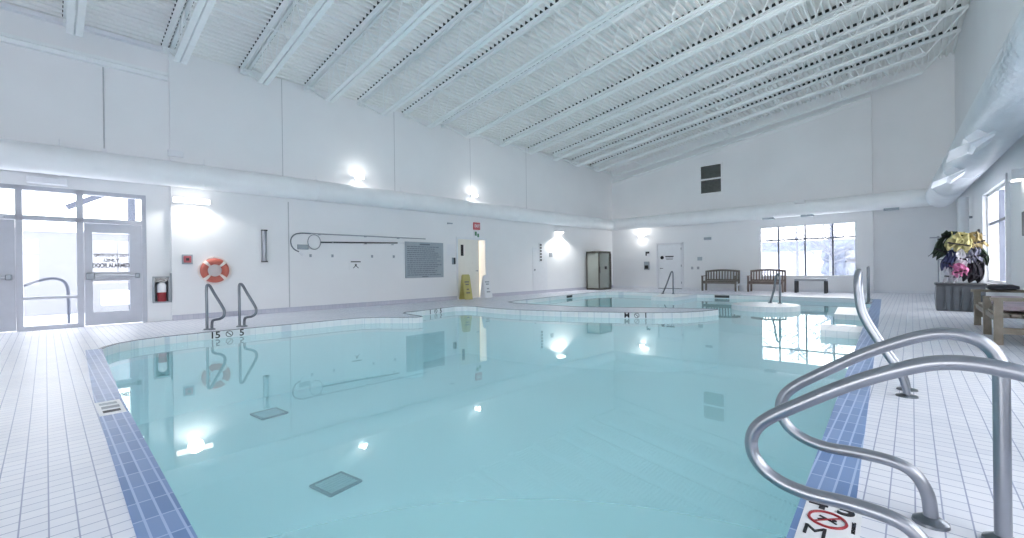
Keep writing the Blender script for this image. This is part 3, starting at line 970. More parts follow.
tag(o, 'small grey plate on the wall inside the curve of the crook', 'plate')
for xx, w in ((4.92, 'first'), (5.52, 'second'), (6.72, 'third'), (7.45, 'fourth')):
    t = thing('wall_hook', 'tiny grey coat hook on the wall, %s from the left below the poles' % w, 'hook', lw(xx, 1.49), 'coat hooks below the poles')
    B(-0.03, 0.03, -0.01, 0, -0.04, 0.04).build('plate', M['sign_grey'], t)
    MB().tube([(0, -0.01, 0.02), (0, -0.05, -0.01), (0, -0.06, 0.03)], 0.009, 6).build('peg', M['grey'], t)
t = thing('small_sign', 'tiny dark-lettered notice on the wall below the rescue poles', 'sign', lw(6.2, 1.25))
B(-0.2, 0.2, -0.012, 0, -0.16, 0.12).build('board', M['wall'], t)
MB().box(-0.15, 0.15, -0.016, -0.011, 0.06, 0.09).build('notice_line', M['dark'], t)
MB().tube([(0.02*math.cos(2*PI*k/12), -0.015, -0.015+0.02*math.sin(2*PI*k/12)) for k in range(12)], 0.012, 6, closed=True).bar((0, -0.015, -0.04), (-0.08, -0.015, -0.11), 0.018, 0.01, up=(0, 1, 0)).bar((0, -0.015, -0.04), (0.08, -0.015, -0.11), 0.018, 0.01, up=(0, 1, 0)).build('pictogram', M['dark'], t)
# rules board
t = thing('rules_board', 'large grey pool rules board with rows of fine print', 'sign', lw(8.6, 1.39))
B(-0.75, 0.75, -0.03, 0, -0.59, 0.59, bev=0.006).build('board', M['sign_grey'], t)
mb = MB()
mb.box(-0.2, 0.2, -0.034, -0.029, 0.49, 0.54)
rnd = random.Random(5)
z = 0.42
while z > -0.52:
    x = -0.68
    end = rnd.uniform(0.35, 0.68)
    while x < end:
        w = rnd.uniform(0.04, 0.13)
        mb.box(x, min(x+w, end), -0.034, -0.029, z, z+0.026)
        x += w + 0.022
    z -= 0.066
mb.box(-0.12, 0.12, -0.034, -0.029, -0.565, -0.535)
mb.build('fine_print', M['plate_line'], t)
# notice and phone
t = thing('wall_phone', 'small dark wall phone under a white notice left of the doorway', 'phone', lw(9.8, 1.36))
B(-0.07, 0.07, -0.05, 0, -0.12, 0.12, bev=0.01).build('cradle', M['grey'], t)
B(-0.03, 0.03, -0.085, -0.05, -0.11, 0.11, bev=0.012).build('handset', M['dark'], t)
o = B(-0.16, 0.16, -0.008, 0, -0.2, 0.2).build('paper_notice', M['white'], loc=lw(9.7, 1.75)[0], rotz=LROT)
tag(o, 'white paper notice on the wall above the dark phone', 'notice')
o = B(-0.1, 0.1, -0.06, 0, -0.02, 0.02, bev=0.006).build('motion_sensor', M['sign_grey'], loc=lw(9.65, 2.68)[0], rotz=LROT)
tag(o, 'tiny grey sensor high on the wall left of the exit sign', 'sensor')
# exit sign
t = thing('exit_sign', 'red exit sign with a green panel below, above the doorway', 'sign', lw(10.88, 2.5))
B(-0.15, 0.15, -0.06, 0, 0.02, 0.29, bev=0.006).build('red_box', M['signred'], t)
text('lettering', 'EXIT', 0.15, M['white'], t, (0, -0.0625, 0.155), bold=0.003, sx=0.8)
B(-0.13, 0.13, -0.04, 0, -0.28, 0.0, bev=0.004).build('lower_panel', M['white'], t)
MB().box(-0.1, -0.01, -0.045, -0.039, -0.2, -0.05).box(0.02, 0.1, -0.045, -0.039, -0.25, -0.12).build('green_marks', M['green'], t)
# blade sign, plaque
t = thing('vertical_sign', 'narrow upright sign with dark letters between doorway and hooded lamp', 'sign', lw(14.5, 1.75))
B(-0.09, 0.09, -0.03, 0, -0.4, 0.4).build('board', M['white'], t)
mb = MB()
for i in range(6):
    mb.box(-0.055, 0.055, -0.036, -0.029, 0.28-i*0.13, 0.36-i*0.13)
mb.build('letter_marks', M['dark'], t)
o = B(-0.1, 0.1, -0.02, 0, -0.09, 0.09).build('plaque', M['grey'], loc=lw(15.2, 1.65)[0], rotz=LROT)
tag(o, 'small grey square plaque on the wall under the hooded lamp', 'plaque')
# hooded lamp
t = thing('hooded_lamp', 'lit hooded wall lamp throwing a cone of light near the glass cabinet', 'lamp', lw(15.74, 2.69))
MB().prism([(-0.24, 0), (0.24, 0), (0.2, -0.2), (0.1, -0.28), (-0.1, -0.28), (-0.2, -0.2)], 0.0, 0.06).build('hood', M['white'], t)
MB().prism([(-0.2, -0.02), (0.2, -0.02), (0.17, -0.18), (-0.17, -0.18)], -0.05, -0.001).build('lens', M['lamp'], t)
# flood lights above the duct
def flood(at, label, name='flood_light'):
    t = thing(name, label, 'lamp', at, 'small flood lights on the walls')
    B(-0.09, 0.09, -0.06, 0, -0.07, 0.07, bev=0.01).build('base_box', M['white'], t)
    for sx in (-0.09, 0.09):
        h = MB().lathe([(0.03, 0.0), (0.06, -0.09)], (sx, -0.07, 0.02), 14, 'Y')
        h.build('lamp_head', M['white'], t, smooth=True)
        MB().lathe([(0.054, -0.092), (0.054, -0.1)], (sx, -0.07, 0.02), 14, 'Y').build('lens', M['lamp'], t)
    return t
flood(lw(6.28, 3.78), 'lit flood light above the left duct, over the rescue poles')
flood(lw(10.7, 3.74), 'lit flood light above the left duct, over the exit sign')
flood(fw(9.88, 2.58), 'lit flood light on the far wall left of the white door')
for xx, w in ((7.6, 'nearest the window'), (3.4, 'farther from the window')):  # two floods added out of view to brighten the room
    flood(rw(xx, 3.8), 'flood light above the right duct, %s' % w)
t = thing('heater_panel', 'white rectangular panel under the duct above the glazed entrance', 'panel', ((0.05, left_y(0.05)+SB, 2.86), LROT))
B(-0.27, 0.27, -0.22, 0, -0.06, 0.06, bev=0.008).build('case', M['white'], t)
B(-0.24, 0.24, -0.225, -0.219, -0.035, 0.035).build('grille', M['offwhite'], t)
t = thing('junction_box', 'small white box above the duct at the entrance bay corner', 'box', ((2.02, left_y(2.02), 3.74), LROT))
B(-0.15, 0.13, -0.09, 0, -0.07, 0.07, bev=0.01).build('case', M['white'], t)
t = thing('conduit', 'thin grey conduit running down the upper wall over the entrance', 'conduit', ((0.85, left_y(0.85)+SB, 3.6), LROT))
MB().cyl((0, -0.02, 0.05), (0, -0.02, 1.74), 0.011, 8).build('pipe', M['joint'], t)
MB().box(-0.04, 0.04, -0.07, 0, -0.06, 0.05, bev=0.008).build('outlet_box', M['white'], t)

# ------------------------------------------------------------------ floor signs by the doorway
def a_board(name, x, y, label, mat, w, h, mark):
    t = thing(name, label, 'floor sign', ((x, y, 0), LROT))
    for s, nm in ((-1, 'front_leaf'), (1, 'back_leaf')):
        th = math.atan2(0.16, h)
        m3 = Matrix.Rotation(s*th, 3, 'X')
        c = (0, s*0.085, h/2)
        MB().obox(c, (w, 0.02, h), m3, bev=0.005).build(nm, mat, t)
    MB().bar((-w/2+0.03, 0, h), (w/2-0.03, 0, h), 0.05, 0.04, bev=0.01).build('carry_handle', mat, t)
    m3 = Matrix.Rotation(-math.atan2(0.16, h), 3, 'X')
    mb = MB()
    for zz, ww in ((0.72, 0.6), (0.62, 0.45), (0.42, 0.3), (0.28, 0.5)):
        mb.obox((0, -0.165*(1-zz)-0.013, h*zz), (w*ww, 0.004, 0.05), m3)
    mb.build('warning_print', mark, t)
    return t
a_board('wet_floor_sign', 10.02, 11.5, 'yellow folding floor sign in front of the cream door', M['yellow'], 0.34, 0.86, M['wood'])
a_board('caution_sign', 11.0, 11.5, 'white folding floor sign right of the yellow one', M['white'], 0.34, 0.82, M['grey'])

# ------------------------------------------------------------------ glass cabinet in the corner
CB = ((17.75, 10.84, 0), 0.0)
t = thing('glass_cabinet', 'dark framed smoked glass cabinet standing in the far left corner', 'cabinet', CB)
W, D, H = 1.34, 0.7, 1.84
ol = [(0, 0), (W-0.32, 0), (W-0.12, 0.06), (W, 0.22), (W, D), (0, D)]
def inset(poly, d):
    cxx = sum(p[0] for p in poly)/len(poly); cyy = sum(p[1] for p in poly)/len(poly)
    return [(p[0]+(cxx-p[0])*d, p[1]+(cyy-p[1])*d) for p in poly]
MB().prism(ol, 0, 0.09).build('plinth', M['bronze'], t)
MB().prism(ol, H-0.09, H).build('top_frame', M['bronze'], t)
for p in ol:
    q = (p[0]+(W/2-p[0])*0.04, p[1]+(D/2-p[1])*0.04)
    B(q[0]-0.025, q[0]+0.025, q[1]-0.025, q[1]+0.025, 0.09, H-0.09).build('corner_post', M['bronze'], t)
io = inset(ol, 0.05)
for i in range(len(io)):
    a, b = io[i], io[(i+1) % len(io)]
    MB().bar((a[0], a[1], (H)/2), (b[0], b[1], H/2), 0.01, H-0.18).build('glass_panel', M['cab_glass'], t)
B(0.55, 0.72, -0.006, 0.02, 0.98, 1.12).build('door_sticker', M['black'], t)
MB().cyl((0.06, -0.02, 0.8), (0.06, -0.02, 1.1), 0.015).build('door_handle', M['dark'], t)

# ------------------------------------------------------------------ far wall things
t = thing('roof_vent', 'dark louvred vent high on the far wall, split by a white bar', 'vent', fw(6.57, 4.96))
MB().box(-0.5, -0.43, -0.05, 0, -0.68, 0.68).box(0.43, 0.5, -0.05, 0, -0.68, 0.68).box(-0.43, 0.43, -0.05, 0, 0.61, 0.68).box(-0.43, 0.43, -0.05, 0, -0.68, -0.61).box(-0.43, 0.43, -0.055, 0, -0.035, 0.035).build('frame', M['wall'], t)
for z0 in (-0.61, 0.035):
    l = MB()
    l.box(-0.43, 0.43, -0.006, 0, z0, z0+0.575)
    for i in range(9):
        l.obox((0, -0.024, z0+0.035+i*0.064), (0.86, 0.05, 0.006), Matrix.Rotation(math.radians(40), 3, 'X'))
    l.build('louvre', M['louvre'], t)
t = thing('wall_sign', 'small dark sign on the far wall, upper of two left of the white door', 'sign', fw(9.62, 1.72))
MB().prism([(-0.14, -0.012), (0.14, -0.012), (0.14, 0), (-0.14, 0)], -0.13, 0.13).build('board', M['white'], t)
MB().box(-0.1, 0.1, -0.016, -0.011, 0.0, 0.1).box(-0.1, -0.03, -0.016, -0.011, -0.1, 0.0).build('print', M['dark'], t)
t = thing('wall_sign', 'dark framed box on the far wall, lower of two left of the white door', 'sign', fw(9.66, 1.12))
B(-0.13, 0.13, -0.06, 0, -0.2, 0.2, bev=0.006).build('case', M['grey'], t)
B(-0.09, 0.09, -0.066, -0.059, -0.15, 0.02).build('dark_face', M['black'], t)
o = B(-0.1, 0.1, -0.04, 0, -0.08, 0.08, bev=0.005).build('switch_plate', M['sign_grey'], loc=fw(7.1, 1.4)[0], rotz=-PI/2)
tag(o, 'small grey switch plate on the far wall between white door and bench', 'switch')
o = B(-0.16, 0.16, -0.02, 0, -0.06, 0.06, bev=0.005).build('air_grille', M['sign_grey'], loc=fw(6.75, 2.3)[0], rotz=-PI/2)
tag(o, 'small pale grille on the far wall above the left bench', 'grille')
for yy, w in ((7.45, 'left'), (7.18, 'right')):
    o = B(-0.05, 0.05, -0.02, 0, -0.06, 0.06, bev=0.004).build('wall_socket', M['grey'], loc=fw(yy, 0.98)[0], rotz=-PI/2)
    tag(o, 'tiny wall socket near the left bench, %s of the two' % w, 'socket', 'wall sockets beside the left bench')

# benches: local x along the seat, facing local -y
def slat_bench(name, at, label, w, mat, H=0.88):
    t = thing(name, label, 'bench', at, 'slatted benches by the far wall')
    for x in (-w/2+0.03, w/2-0.03):
        MB().box(x-0.03, x+0.03, -0.48, -0.42, 0, 0.62).build('leg', mat, t)
        MB().bar((x, 0.0, 0), (x, 0.06, H-0.06), 0.06, 0.06).build('leg', mat, t)
        MB().box(x-0.035, x+0.035, -0.5, 0.04, 0.62, 0.65).build('armrest', mat, t)
    s = MB()
    for i in range(5):
        s.box(-w/2+0.02, w/2-0.02, -0.46+i*0.09, -0.46+i*0.09+0.07, 0.40, 0.425)
    s.build('seat', mat, t)
    B(-w/2+0.06, w/2-0.06, -0.47, -0.44, 0.31, 0.40).build('apron', mat, t)
    k = MB()
    n = 11
    for i in range(n):
        x = -w/2+0.12 + (w-0.24)*i/(n-1)
        k.bar((x, 0.03, 0.44), (x, 0.055, H-0.05), 0.045, 0.02)
    k.build('back_slats', mat, t)
    rail = [(-w/2 + w*i/10, 0.06, H-0.06 + 0.055*math.sin(PI*i/10)) for i in range(11)]
    r = MB()
    for a, b in zip(rail, rail[1:]):
        r.bar(a, b, 0.05, 0.08)
    r.bar((-w/2, 0.03, 0.46), (w/2, 0.03, 0.46), 0.04, 0.06)
    r.build('top_rail', mat, t)
    return t
slat_bench('slatted_bench', ((19.75, 6.0, 0), -PI/2), 'weathered grey slatted bench left of the far window', 1.38, M['wood'])
slat_bench('slatted_bench', ((19.75, 4.27, 0), -PI/2), 'reddish slatted bench under the left end of the far window', 1.26, M['wood_red'])
t = thing('low_bench', 'low dark backless bench under the far window', 'bench', ((19.6, 2.8, 0), -PI/2))
B(-0.5, 0.5, -0.2, 0.2, 0.45, 0.53, bev=0.01).build('seat', M['grey'], t)
for x in (-0.46, 0.46):
    for yy in (-0.16, 0.16):
        B(x-0.04, x+0.04, yy-0.04, yy+0.04, 0, 0.45).build('leg', M['dark'], t)
# white lounger between the benches
t = thing('lounge_chair', 'white plastic lounge chair folded low between the two slatted benches', 'lounge chair', ((19.75, 5.12, 0), -PI/2))
for x in (-0.15, 0.15):
    MB().bar((x, -0.5, 0.24), (x, 0.0, 0.3), 0.05, 0.04).build('side_rail', M['white'], t)
s = MB()
for i in range(6):
    s.box(-0.17, 0.17, -0.5+i*0.085, -0.5+i*0.085+0.06, 0.265+i*0.009, 0.285+i*0.009)
s.build('seat', M['white'], t)
s = MB()
for i in range(6):
    s.bar((-0.17, 0.03+i*0.035, 0.36+i*0.08), (0.17, 0.03+i*0.035, 0.36+i*0.08), 0.02, 0.06)
s.bar((-0.15, 0.0, 0.3), (-0.15, 0.17, 0.82), 0.04, 0.03).bar((0.15, 0.0, 0.3), (0.15, 0.17, 0.82), 0.04, 0.03)
s.build('backrest', M['white'], t)
for x in (-0.15, 0.15):
    for a in (-0.46, -0.05):
        B(x-0.025, x+0.025, a-0.025, a+0.025, 0, 0.27).build('leg', M['white'], t)

# ------------------------------------------------------------------ right side: storage bin, hanging vests, long bench
t = thing('storage_bin', 'charcoal ribbed storage bin against the right wall under the swim vests', 'storage bin', ((13.4, -0.39, 0), 0))
BW, BD, BH = 0.74, 0.56, 0.56
B(0, BD, -BW, 0, 0.0, BH, bev=0.01).build('body', M['bin'], t)
r = MB()
for i in range(6):
    yy = -0.05 - i*0.128
    r.box(-0.03, 0.01, yy-0.04, yy+0.04, 0.05, BH-0.05)
r.build('ribs', M['bin'], t)
B(-0.03, BD+0.02, -BW-0.02, 0.02, BH, BH+0.05, bev=0.015).build('lid', M['dark'], t)
MB().tube([(0.12, 0.005, 0.08), (0.12, 0.02, 0.3), (0.12, 0.005, 0.52)], 0.012, 6).build('side_strap', M['chrome'], t)
# rack standing on the bin
t = thing('hanging_rack', 'thin metal rack on the storage bin holding the swim vests', 'rack', ((13.68, -0.76, 0.61), 0))
for yy in (-0.32, 0.32):
    MB().cyl((0, yy, 0), (0, yy, 1.05), 0.016).build('post', M['grey'], t)
for a, b, zz in ((-0.4, 0.46, 1.02), (-0.36, 0.36, 0.52)):
    MB().cyl((0, a, zz), (0, b, zz), 0.014).build('rail', M['grey'], t)
def vest(x, y, z, w, h, mat, label, seed, thick=0.11, tilt=0.0, name='swim_vest'):
    """a soft hanging vest: two slumped padded front panels, a collar and a belt"""
    t = thing(name, label, 'swim vest', ((x, y, z), -PI/2), 'swim vests on the rack')
    t.rotation_euler = (0, tilt, -PI/2)
    rnd = random.Random(seed)
    ph = [rnd.uniform(0, 6.28) for _ in range(6)]
    for s in (-1, 1):
        mb = MB()
        bmesh.ops.create_cube(mb.bm, size=1.0)
        bmesh.ops.subdivide_edges(mb.bm, edges=mb.bm.edges[:], cuts=7, use_grid_fill=True)
        for v in mb.bm.verts:
            px, py, pz = v.co
            bul = (1-(2*px)**4)*(1-(2*pz)**4)
            wid = 1.0 - 0.45*max(0, pz+0.05) + 0.12*math.sin(7*pz+ph[0]+s)
            fold = 0.022*math.sin(16*px+ph[1]+5*pz) + 0.02*math.sin(13*pz+ph[2]+s*2)
            v.co = Vector((s*w*0.235 + px*w*0.56*wid + 0.03*math.sin(6*pz+ph[3]),
                           py*thick*(0.4+0.7*bul) + fold*(1 if py < 0 else 0.3),
                           pz*h + 0.045*math.sin(8*px+ph[4]+s) + rnd.uniform(-.006, .006)))
        mb.build('front_panel', mat, t, smooth=True)
    MB().tube(smooth_path([(-w*0.2, 0, h*0.44), (-w*0.12, 0.0, h*0.54), (w*0.12, 0.0, h*0.54), (w*0.2, 0, h*0.44)], 4), 0.03, 8).build('collar', mat, t, smooth=True)
    MB().bar((-w*0.48, -thick*0.62, -h*0.15), (w*0.48, -thick*0.62, -h*0.15), 0.012, 0.03).build('belt', M['v_black'], t)
    return t
X0 = 13.52
vest(X0+.08, -0.489, 1.40, 0.213, 0.46, M['v_green'], 'dark green swim vest hanging at the left end of the rack', 11, 0.11, 0.5)
vest(X0-.06, -0.756, 1.50, 0.377, 0.34, M['v_yellow'], 'olive yellow swim vest hanging top centre on the rack', 12, 0.2, 0.25)
vest(X0+.1, -0.682, 1.64, 0.410, 0.14, M['v_green'], 'dark green swim vest folded over the top of the rack', 18, 0.16, 0.2)
vest(X0, -1.007, 1.52, 0.246, 0.3, M['v_tan'], 'tan swim vest hanging top right on the rack', 13, 0.16, -0.35)
vest(X0+.08, -1.066, 1.26, 0.180, 0.5, M['v_green'], 'dark green swim vest at the right end near the wall', 19, 0.1, -0.15)
vest(X0, -0.608, 1.1, 0.213, 0.4, M['v_navy'], 'navy swim vest hanging below the yellow one', 14, 0.11, 0.2)
vest(X0-.09, -0.756, 0.90, 0.213, 0.22, M['v_pink'], 'small pink swim vest low on the rack, resting on the bin', 15, 0.11, -0.3)
vest(X0-.03, -0.807, 1.18, 0.213, 0.3, M['v_white'], 'white swim vest hanging in the middle of the rack', 16, 0.11, 0.3)
vest(X0-.02, -0.970, 0.86, 0.295, 0.42, M['v_black'], 'black swim vest low on the rack by the wall', 17, 0.12, 0.35)
vest(X0-.05, -0.955, 1.22, 0.230, 0.26, M['v_grey'], 'grey patterned swim vest under the tan one', 20, 0.11, -0.2)
vest(X0, -0.622, 0.80, 0.197, 0.32, M['v_white'], 'small white swim vest resting at the left end of the bin lid', 21, 0.1, 0.15)
# long wooden bench along the right wall
def wall_bench():
    X = 9.4
    t = thing('wooden_bench', 'tan wooden bench with towels along the right wall', 'bench', ((9.4, 0, 0), 0))
    x0, x1 = 8.25, 10.66
    f, b = -0.80, -1.37
    for x in (x0, 9.36, x1):
        B(x-0.036-X, x+0.036-X, f-0.04, f+0.04, 0, 0.56).build('leg', M['wood_tan'], t)
        B(x-0.045-X, x+0.045-X, b-0.04, b+0.04, 0, 0.66).build('leg', M['wood_tan'], t)
    for x in (x0, x1):
        B(x-0.06-X, x+0.06-X, b-0.04, f+0.07, 0.56, 0.60).build('armrest', M['wood_tan'], t)
        B(x-0.02-X, x+0.02-X, b, f, 0.14, 0.22).build('side_stretcher', M['wood_tan'], t)
    s = MB()
    for i in range(5):
        s.box(x0-X, x1-X, b+0.06+i*0.105, b+0.06+i*0.105+0.085, 0.36, 0.39)
    s.build('seat', M['wood_tan'], t)
    B(x0-X, x1-X, f-0.02, f+0.02, 0.29, 0.36).build('apron', M['wood_tan'], t)
    k = MB()
    for z in (0.43, 0.52, 0.61):
        k.box(x0-X, x1-X, b-0.02, b+0.02, z, z+0.06)
    k.build('backrest', M['wood_tan'], t)
    return t
wall_bench()
def soft(name, c, size, mat, label, cat, seed, rot=0.0, group=None):
    mb = MB()
    bmesh.ops.create_cube(mb.bm, size=1.0)
    bmesh.ops.subdivide_edges(mb.bm, edges=mb.bm.edges[:], cuts=6, use_grid_fill=True)
    rnd = random.Random(seed)
    for v in mb.bm.verts:
        px, py, pz = v.co
        bul = (1-(2*px)**6)*(1-(2*py)**6)
        v.co = Vector((px*size[0], py*size[1], pz*size[2]*(0.45+0.55*bul) + rnd.uniform(-.006, .006)))
    o = mb.build(name, mat, smooth=True, loc=c, rotz=rot)
    return tag(o, label, cat, group)
soft('towel', (9.95, -1.06, 0.462), (0.5, 0.4, 0.13), M['towel'], 'crumpled pink white towel at the far end of the wooden bench', 'towel', 2, 0.1)
soft('towel', (8.75, -1.05, 0.452), (0.6, 0.42, 0.11), M['towel'], 'folded pinkish towel at the near end of the wooden bench', 'towel', 3)
soft('cushion', (10.55, -1.07, 0.645), (0.3, 0.34, 0.09), M['cushion'], 'dark cushion lying on the far armrest of the wooden bench', 'cushion', 4)
# right wall lamp
t = thing('wall_lamp', 'white box lamp on the right wall beside the window', 'lamp', rw(11.1, 2.48))
B(-0.14, 0.14, -0.16, 0, -0.05, 0.12, bev=0.01).build('housing', M['white'], t)
B(-0.1, 0.1, -0.13, -0.03, -0.065, -0.051).build('lens', M['lamp'], t)
o = B(-0.14, 0.14, -0.05, 0, -0.2, 0.2, bev=0.01).build('control_box', M['dark'], loc=rw(10.85, 1.68)[0], rotz=RROT)
tag(o, 'dark control box on the right wall below the box lamp', 'box')

# ------------------------------------------------------------------ pool markers and drains
def no_dive(parent, at, r, flat, up=None):
    """red ring with slash and a diving figure, lying flat"""
    pts = [(at[0]+r*math.cos(2*PI*k/28), at[1]+r*math.sin(2*PI*k/28), at[2]) for k in range(28)]
    MB().tube(pts, r*0.09, 6, closed=True).build('prohibition_ring', M['red'], parent)
    fig = MB()
    fig.bar((at[0]-r*.45, at[1]+r*.3, at[2]), (at[0]+r*.2, at[1]-r*.05, at[2]), r*.16, 0.002)
    fig.bar((at[0]+r*.2, at[1]-r*.05, at[2]), (at[0]+r*.5, at[1]-r*.3, at[2]), r*.12, 0.002)
    fig.bar((at[0]-r*.5, at[1]-r*.25, at[2]), (at[0]-r*.05, at[1]+r*.1, at[2]), r*.12, 0.002)
    fig.lathe([(r*.13, -0.001), (r*.13, 0.001)], (at[0]+r*.36, at[1]+r*.12, at[2]), 12)
    fig.build('diver', M['letter'], parent)
    MB().bar((at[0]-r*.66, at[1]-r*.66, at[2]+.001), (at[0]+r*.66, at[1]+r*.66, at[2]+.001), r*.12, 0.002).build('slash', M['red'], parent)
# near right: white marker reading across the strip, seen from the camera end
t = thing('depth_marker', 'white depth marker with a red no-diving symbol under the near handrail', 'depth marker', ((2.12, 0.262, 0.0065), -PI/2+0.033))
B(-0.085, 0.105, -0.36, 0.26, -0.003, 0.003).build('plate', M['white'], t)
text('lettering', '4', 0.13, M['letter'], t, (-0.04, 0.16, 0.0045), flat=True, bold=0.004)
text('lettering', '5', 0.13, M['letter'], t, (0.055, 0.16, 0.0045), flat=True, bold=0.004)
no_dive(t, (0.0, 0.035, 0.005), 0.062, True)
text('lettering', 'M', 0.11, M['letter'], t, (-0.03, -0.09, 0.0045), flat=True)
text('lettering', 'NO DIVING', 0.018, M['letter'], t, (0.085, 0.03, 0.0045), flat=True, rot=PI/2)
# left strip marker
t = thing('depth_marker', 'white printed marker let into the left blue tile strip', 'depth marker', ((0.335, 4.63, 0.0065), 0))
B(-0.075, 0.075, -0.24, 0.24, -0.003, 0.003).build('plate', M['white'], t)
MB().box(-0.05, 0.05, -0.17, -0.10, 0.003, 0.0045).build('print', M['letter'], t)
MB().box(-0.05, 0.055, -0.04, 0.04, 0.003, 0.0045).build('print', M['grey'], t)
MB().box(-0.055, 0.05, 0.1, 0.17, 0.003, 0.0045).build('print', M['sign_grey'], t)
# markers on the white pool rim, facing the pool
def rim_marker(p, ang, label, left, right, h=0.165):
    t = thing('depth_marker', label, 'depth marker', ((p[0], p[1], -0.062), ang))
    B(-0.36, 0.36, -0.012, 0.01, -0.07, 0.06).build('plate', M['white'], t)
    text('lettering', left, h, M['letter'], t, (-0.2, -0.0135, -0.004), bold=0.003)
    text('lettering', right, h, M['letter'], t, (0.22, -0.0135, -0.004), bold=0.003)
    r = 0.052
    MB().tube([(0.02+r*math.cos(2*PI*k/20), -0.013, r*math.sin(2*PI*k/20)) for k in range(20)], 0.006, 6, closed=True).bar((-0.01, -0.013, 0.03), (0.05, -0.013, -0.03), 0.012, 0.004, up=(0, 1, 0)).build('prohibition_ring', M['letter'], t)
    return t
rim_marker((2.25, 9.165), 0.0, 'black depth marking on the far pool rim below the grab rails', '15', '5')
rim_marker((7.1, 9.415), 0.2, 'depth marking on the white rim in front of the phone', '1', '5')
rim_marker((9.27, 4.70), -1.06, 'depth marking on the curved white rim of the peninsula', 'M', '1')
# skimmer slot in the rim and two others on the wading pool
o = B(-0.18, 0.18, -0.012, 0.01, -0.04, 0.04).build('rim_slot', M['grey'], loc=(8.2, 8.1, -0.06), rotz=-PI/2-0.05)
tag(o, 'grey slot in the white rim left of the peninsula', 'slot')
for p, lab in (((14.0, 9.9, -0.06), 'small dark slot in the left rim of the wading pool'),):
    o = B(-0.2, 0.2, -0.012, 0.01, -0.045, 0.045).build('rim_slot', M['dark'], loc=p, rotz=0.09)
    tag(o, lab, 'slot')
o = B(-0.25, 0.25, -0.01, 0.01, -0.045, 0.045).build('rim_slot', M['dark'], loc=(16.76, 5.1, -0.06), rotz=-PI/2)
tag(o, 'small dark slot in the far rim below the left bench', 'slot')
def drain(c, w, d, rot, label):
    t = thing('floor_drain', label, 'drain', ((c[0], c[1], ZB), rot), 'grates on the pool floor')
    MB().box(-w/2, w/2, -d/2, d/2, 0.0, 0.01).build('pit', M['grate_dark'], t)
    MB().box(-w/2-0.03, w/2+0.03, -d/2-0.03, -d/2, 0, 0.025).box(-w/2-0.03, w/2+0.03, d/2, d/2+0.03, 0, 0.025).box(-w/2-0.03, -w/2, -d/2, d/2, 0, 0.025).box(w/2, w/2+0.03, -d/2, d/2, 0, 0.025).build('frame', M['grate'], t)
    g = MB()
    n = 7
    for i in range(n):
        y = -d/2 + d*(i+0.5)/n
        g.box(-w/2, w/2, y-0.012, y+0.012, 0.01, 0.022)
    g.build('bars', M['grate_bar'], t)
    return t
drain((2.2, 4.78), 0.34, 0.34, 0.15, 'square grate on the pool floor nearer the camera')
drain((2.55, 8.0), 0.36, 0.4, 0.1, 'square grate on the pool floor near the far edge')

# ------------------------------------------------------------------ outside
mb = MB().box(-14, 45, 12.6, 60, -0.3, -0.15)
tag(mb.build('snow_field', M['snow']), 'snow covered ground outside the glazed entrance', 'snow', kind='stuff')
mb = MB().box(21, 60, -30, 12.5, -0.3, -0.15)
tag(mb.build('snow_field', M['snow']), 'snow covered ground beyond the far window', 'snow', kind='stuff')
mb = MB().box(-14, 20.9, -40, -2.2, -0.3, -0.15)
tag(mb.build('snow_field', M['snow']), 'snow covered ground beyond the right window', 'snow', kind='stuff')
t = thing('outdoor_rail', 'curved steel handrail outside the glazed entrance', 'handrail', ((-0.1, 13.6, -0.15), 0))
MB().tube(smooth_path([(-0.75, 0, 0.75), (-0.3, 0, 0.95), (0.1, 0, 1.12), (0.32, 0, 1.1), (0.42, 0, 0.95), (0.44, 0, 0.6), (0.44, 0, 0)], 5), 0.03, 10).build('rail_tube', M['out_steel'], t, smooth=True)
MB().cyl((-0.7, 0, 0), (-0.7, 0, 0.77), 0.03).build('post', M['out_steel'], t)
MB().lathe([(0.07, 0), (0.06, 0.03)], (0.44, 0, 0), 14).build('base_plate', M['out_steel'], t)
M['out_wall'] = paint('outdoor_render', (128, 130, 136), 0.8)
t = thing('garden_wall', 'pale rendered wall standing in the snow outside the glazed entrance', 'wall', ((-0.6, 19.0, -0.14), 0))
B(-7, 5, 0, 0.3, 0, 2.5).build('wall_face', M['out_wall'], t)
B(-7.05, 5.05, -0.05, 0.35, 2.5, 2.58).build('coping', M['snow'], t)
t = thing('garden_frame', 'pale steel frame structure outside the entrance door', 'structure', ((1.7, 16.5, -0.15), 0))
MB().box(-0.08, 0.08, -0.08, 0.08, 0, 3.9).build('post', M['out_steel'], t)
MB().bar((-1.3, 0, 3.0), (0.2, 0, 3.9), 0.1, 0.14).bar((-1.6, 0, 3.65), (0.5, 0, 3.75), 0.1, 0.12).build('beam', M['out_steel'], t)
MB().bar((-0.9, 0, 3.25), (-0.35, 0, 3.7), 0.05, 0.05).build('brace', M['out_steel'], t)
MB().box(-0.65, 0.35, -0.3, 0.3, 0.35, 0.75).build('seat_box', M['facade'], t)
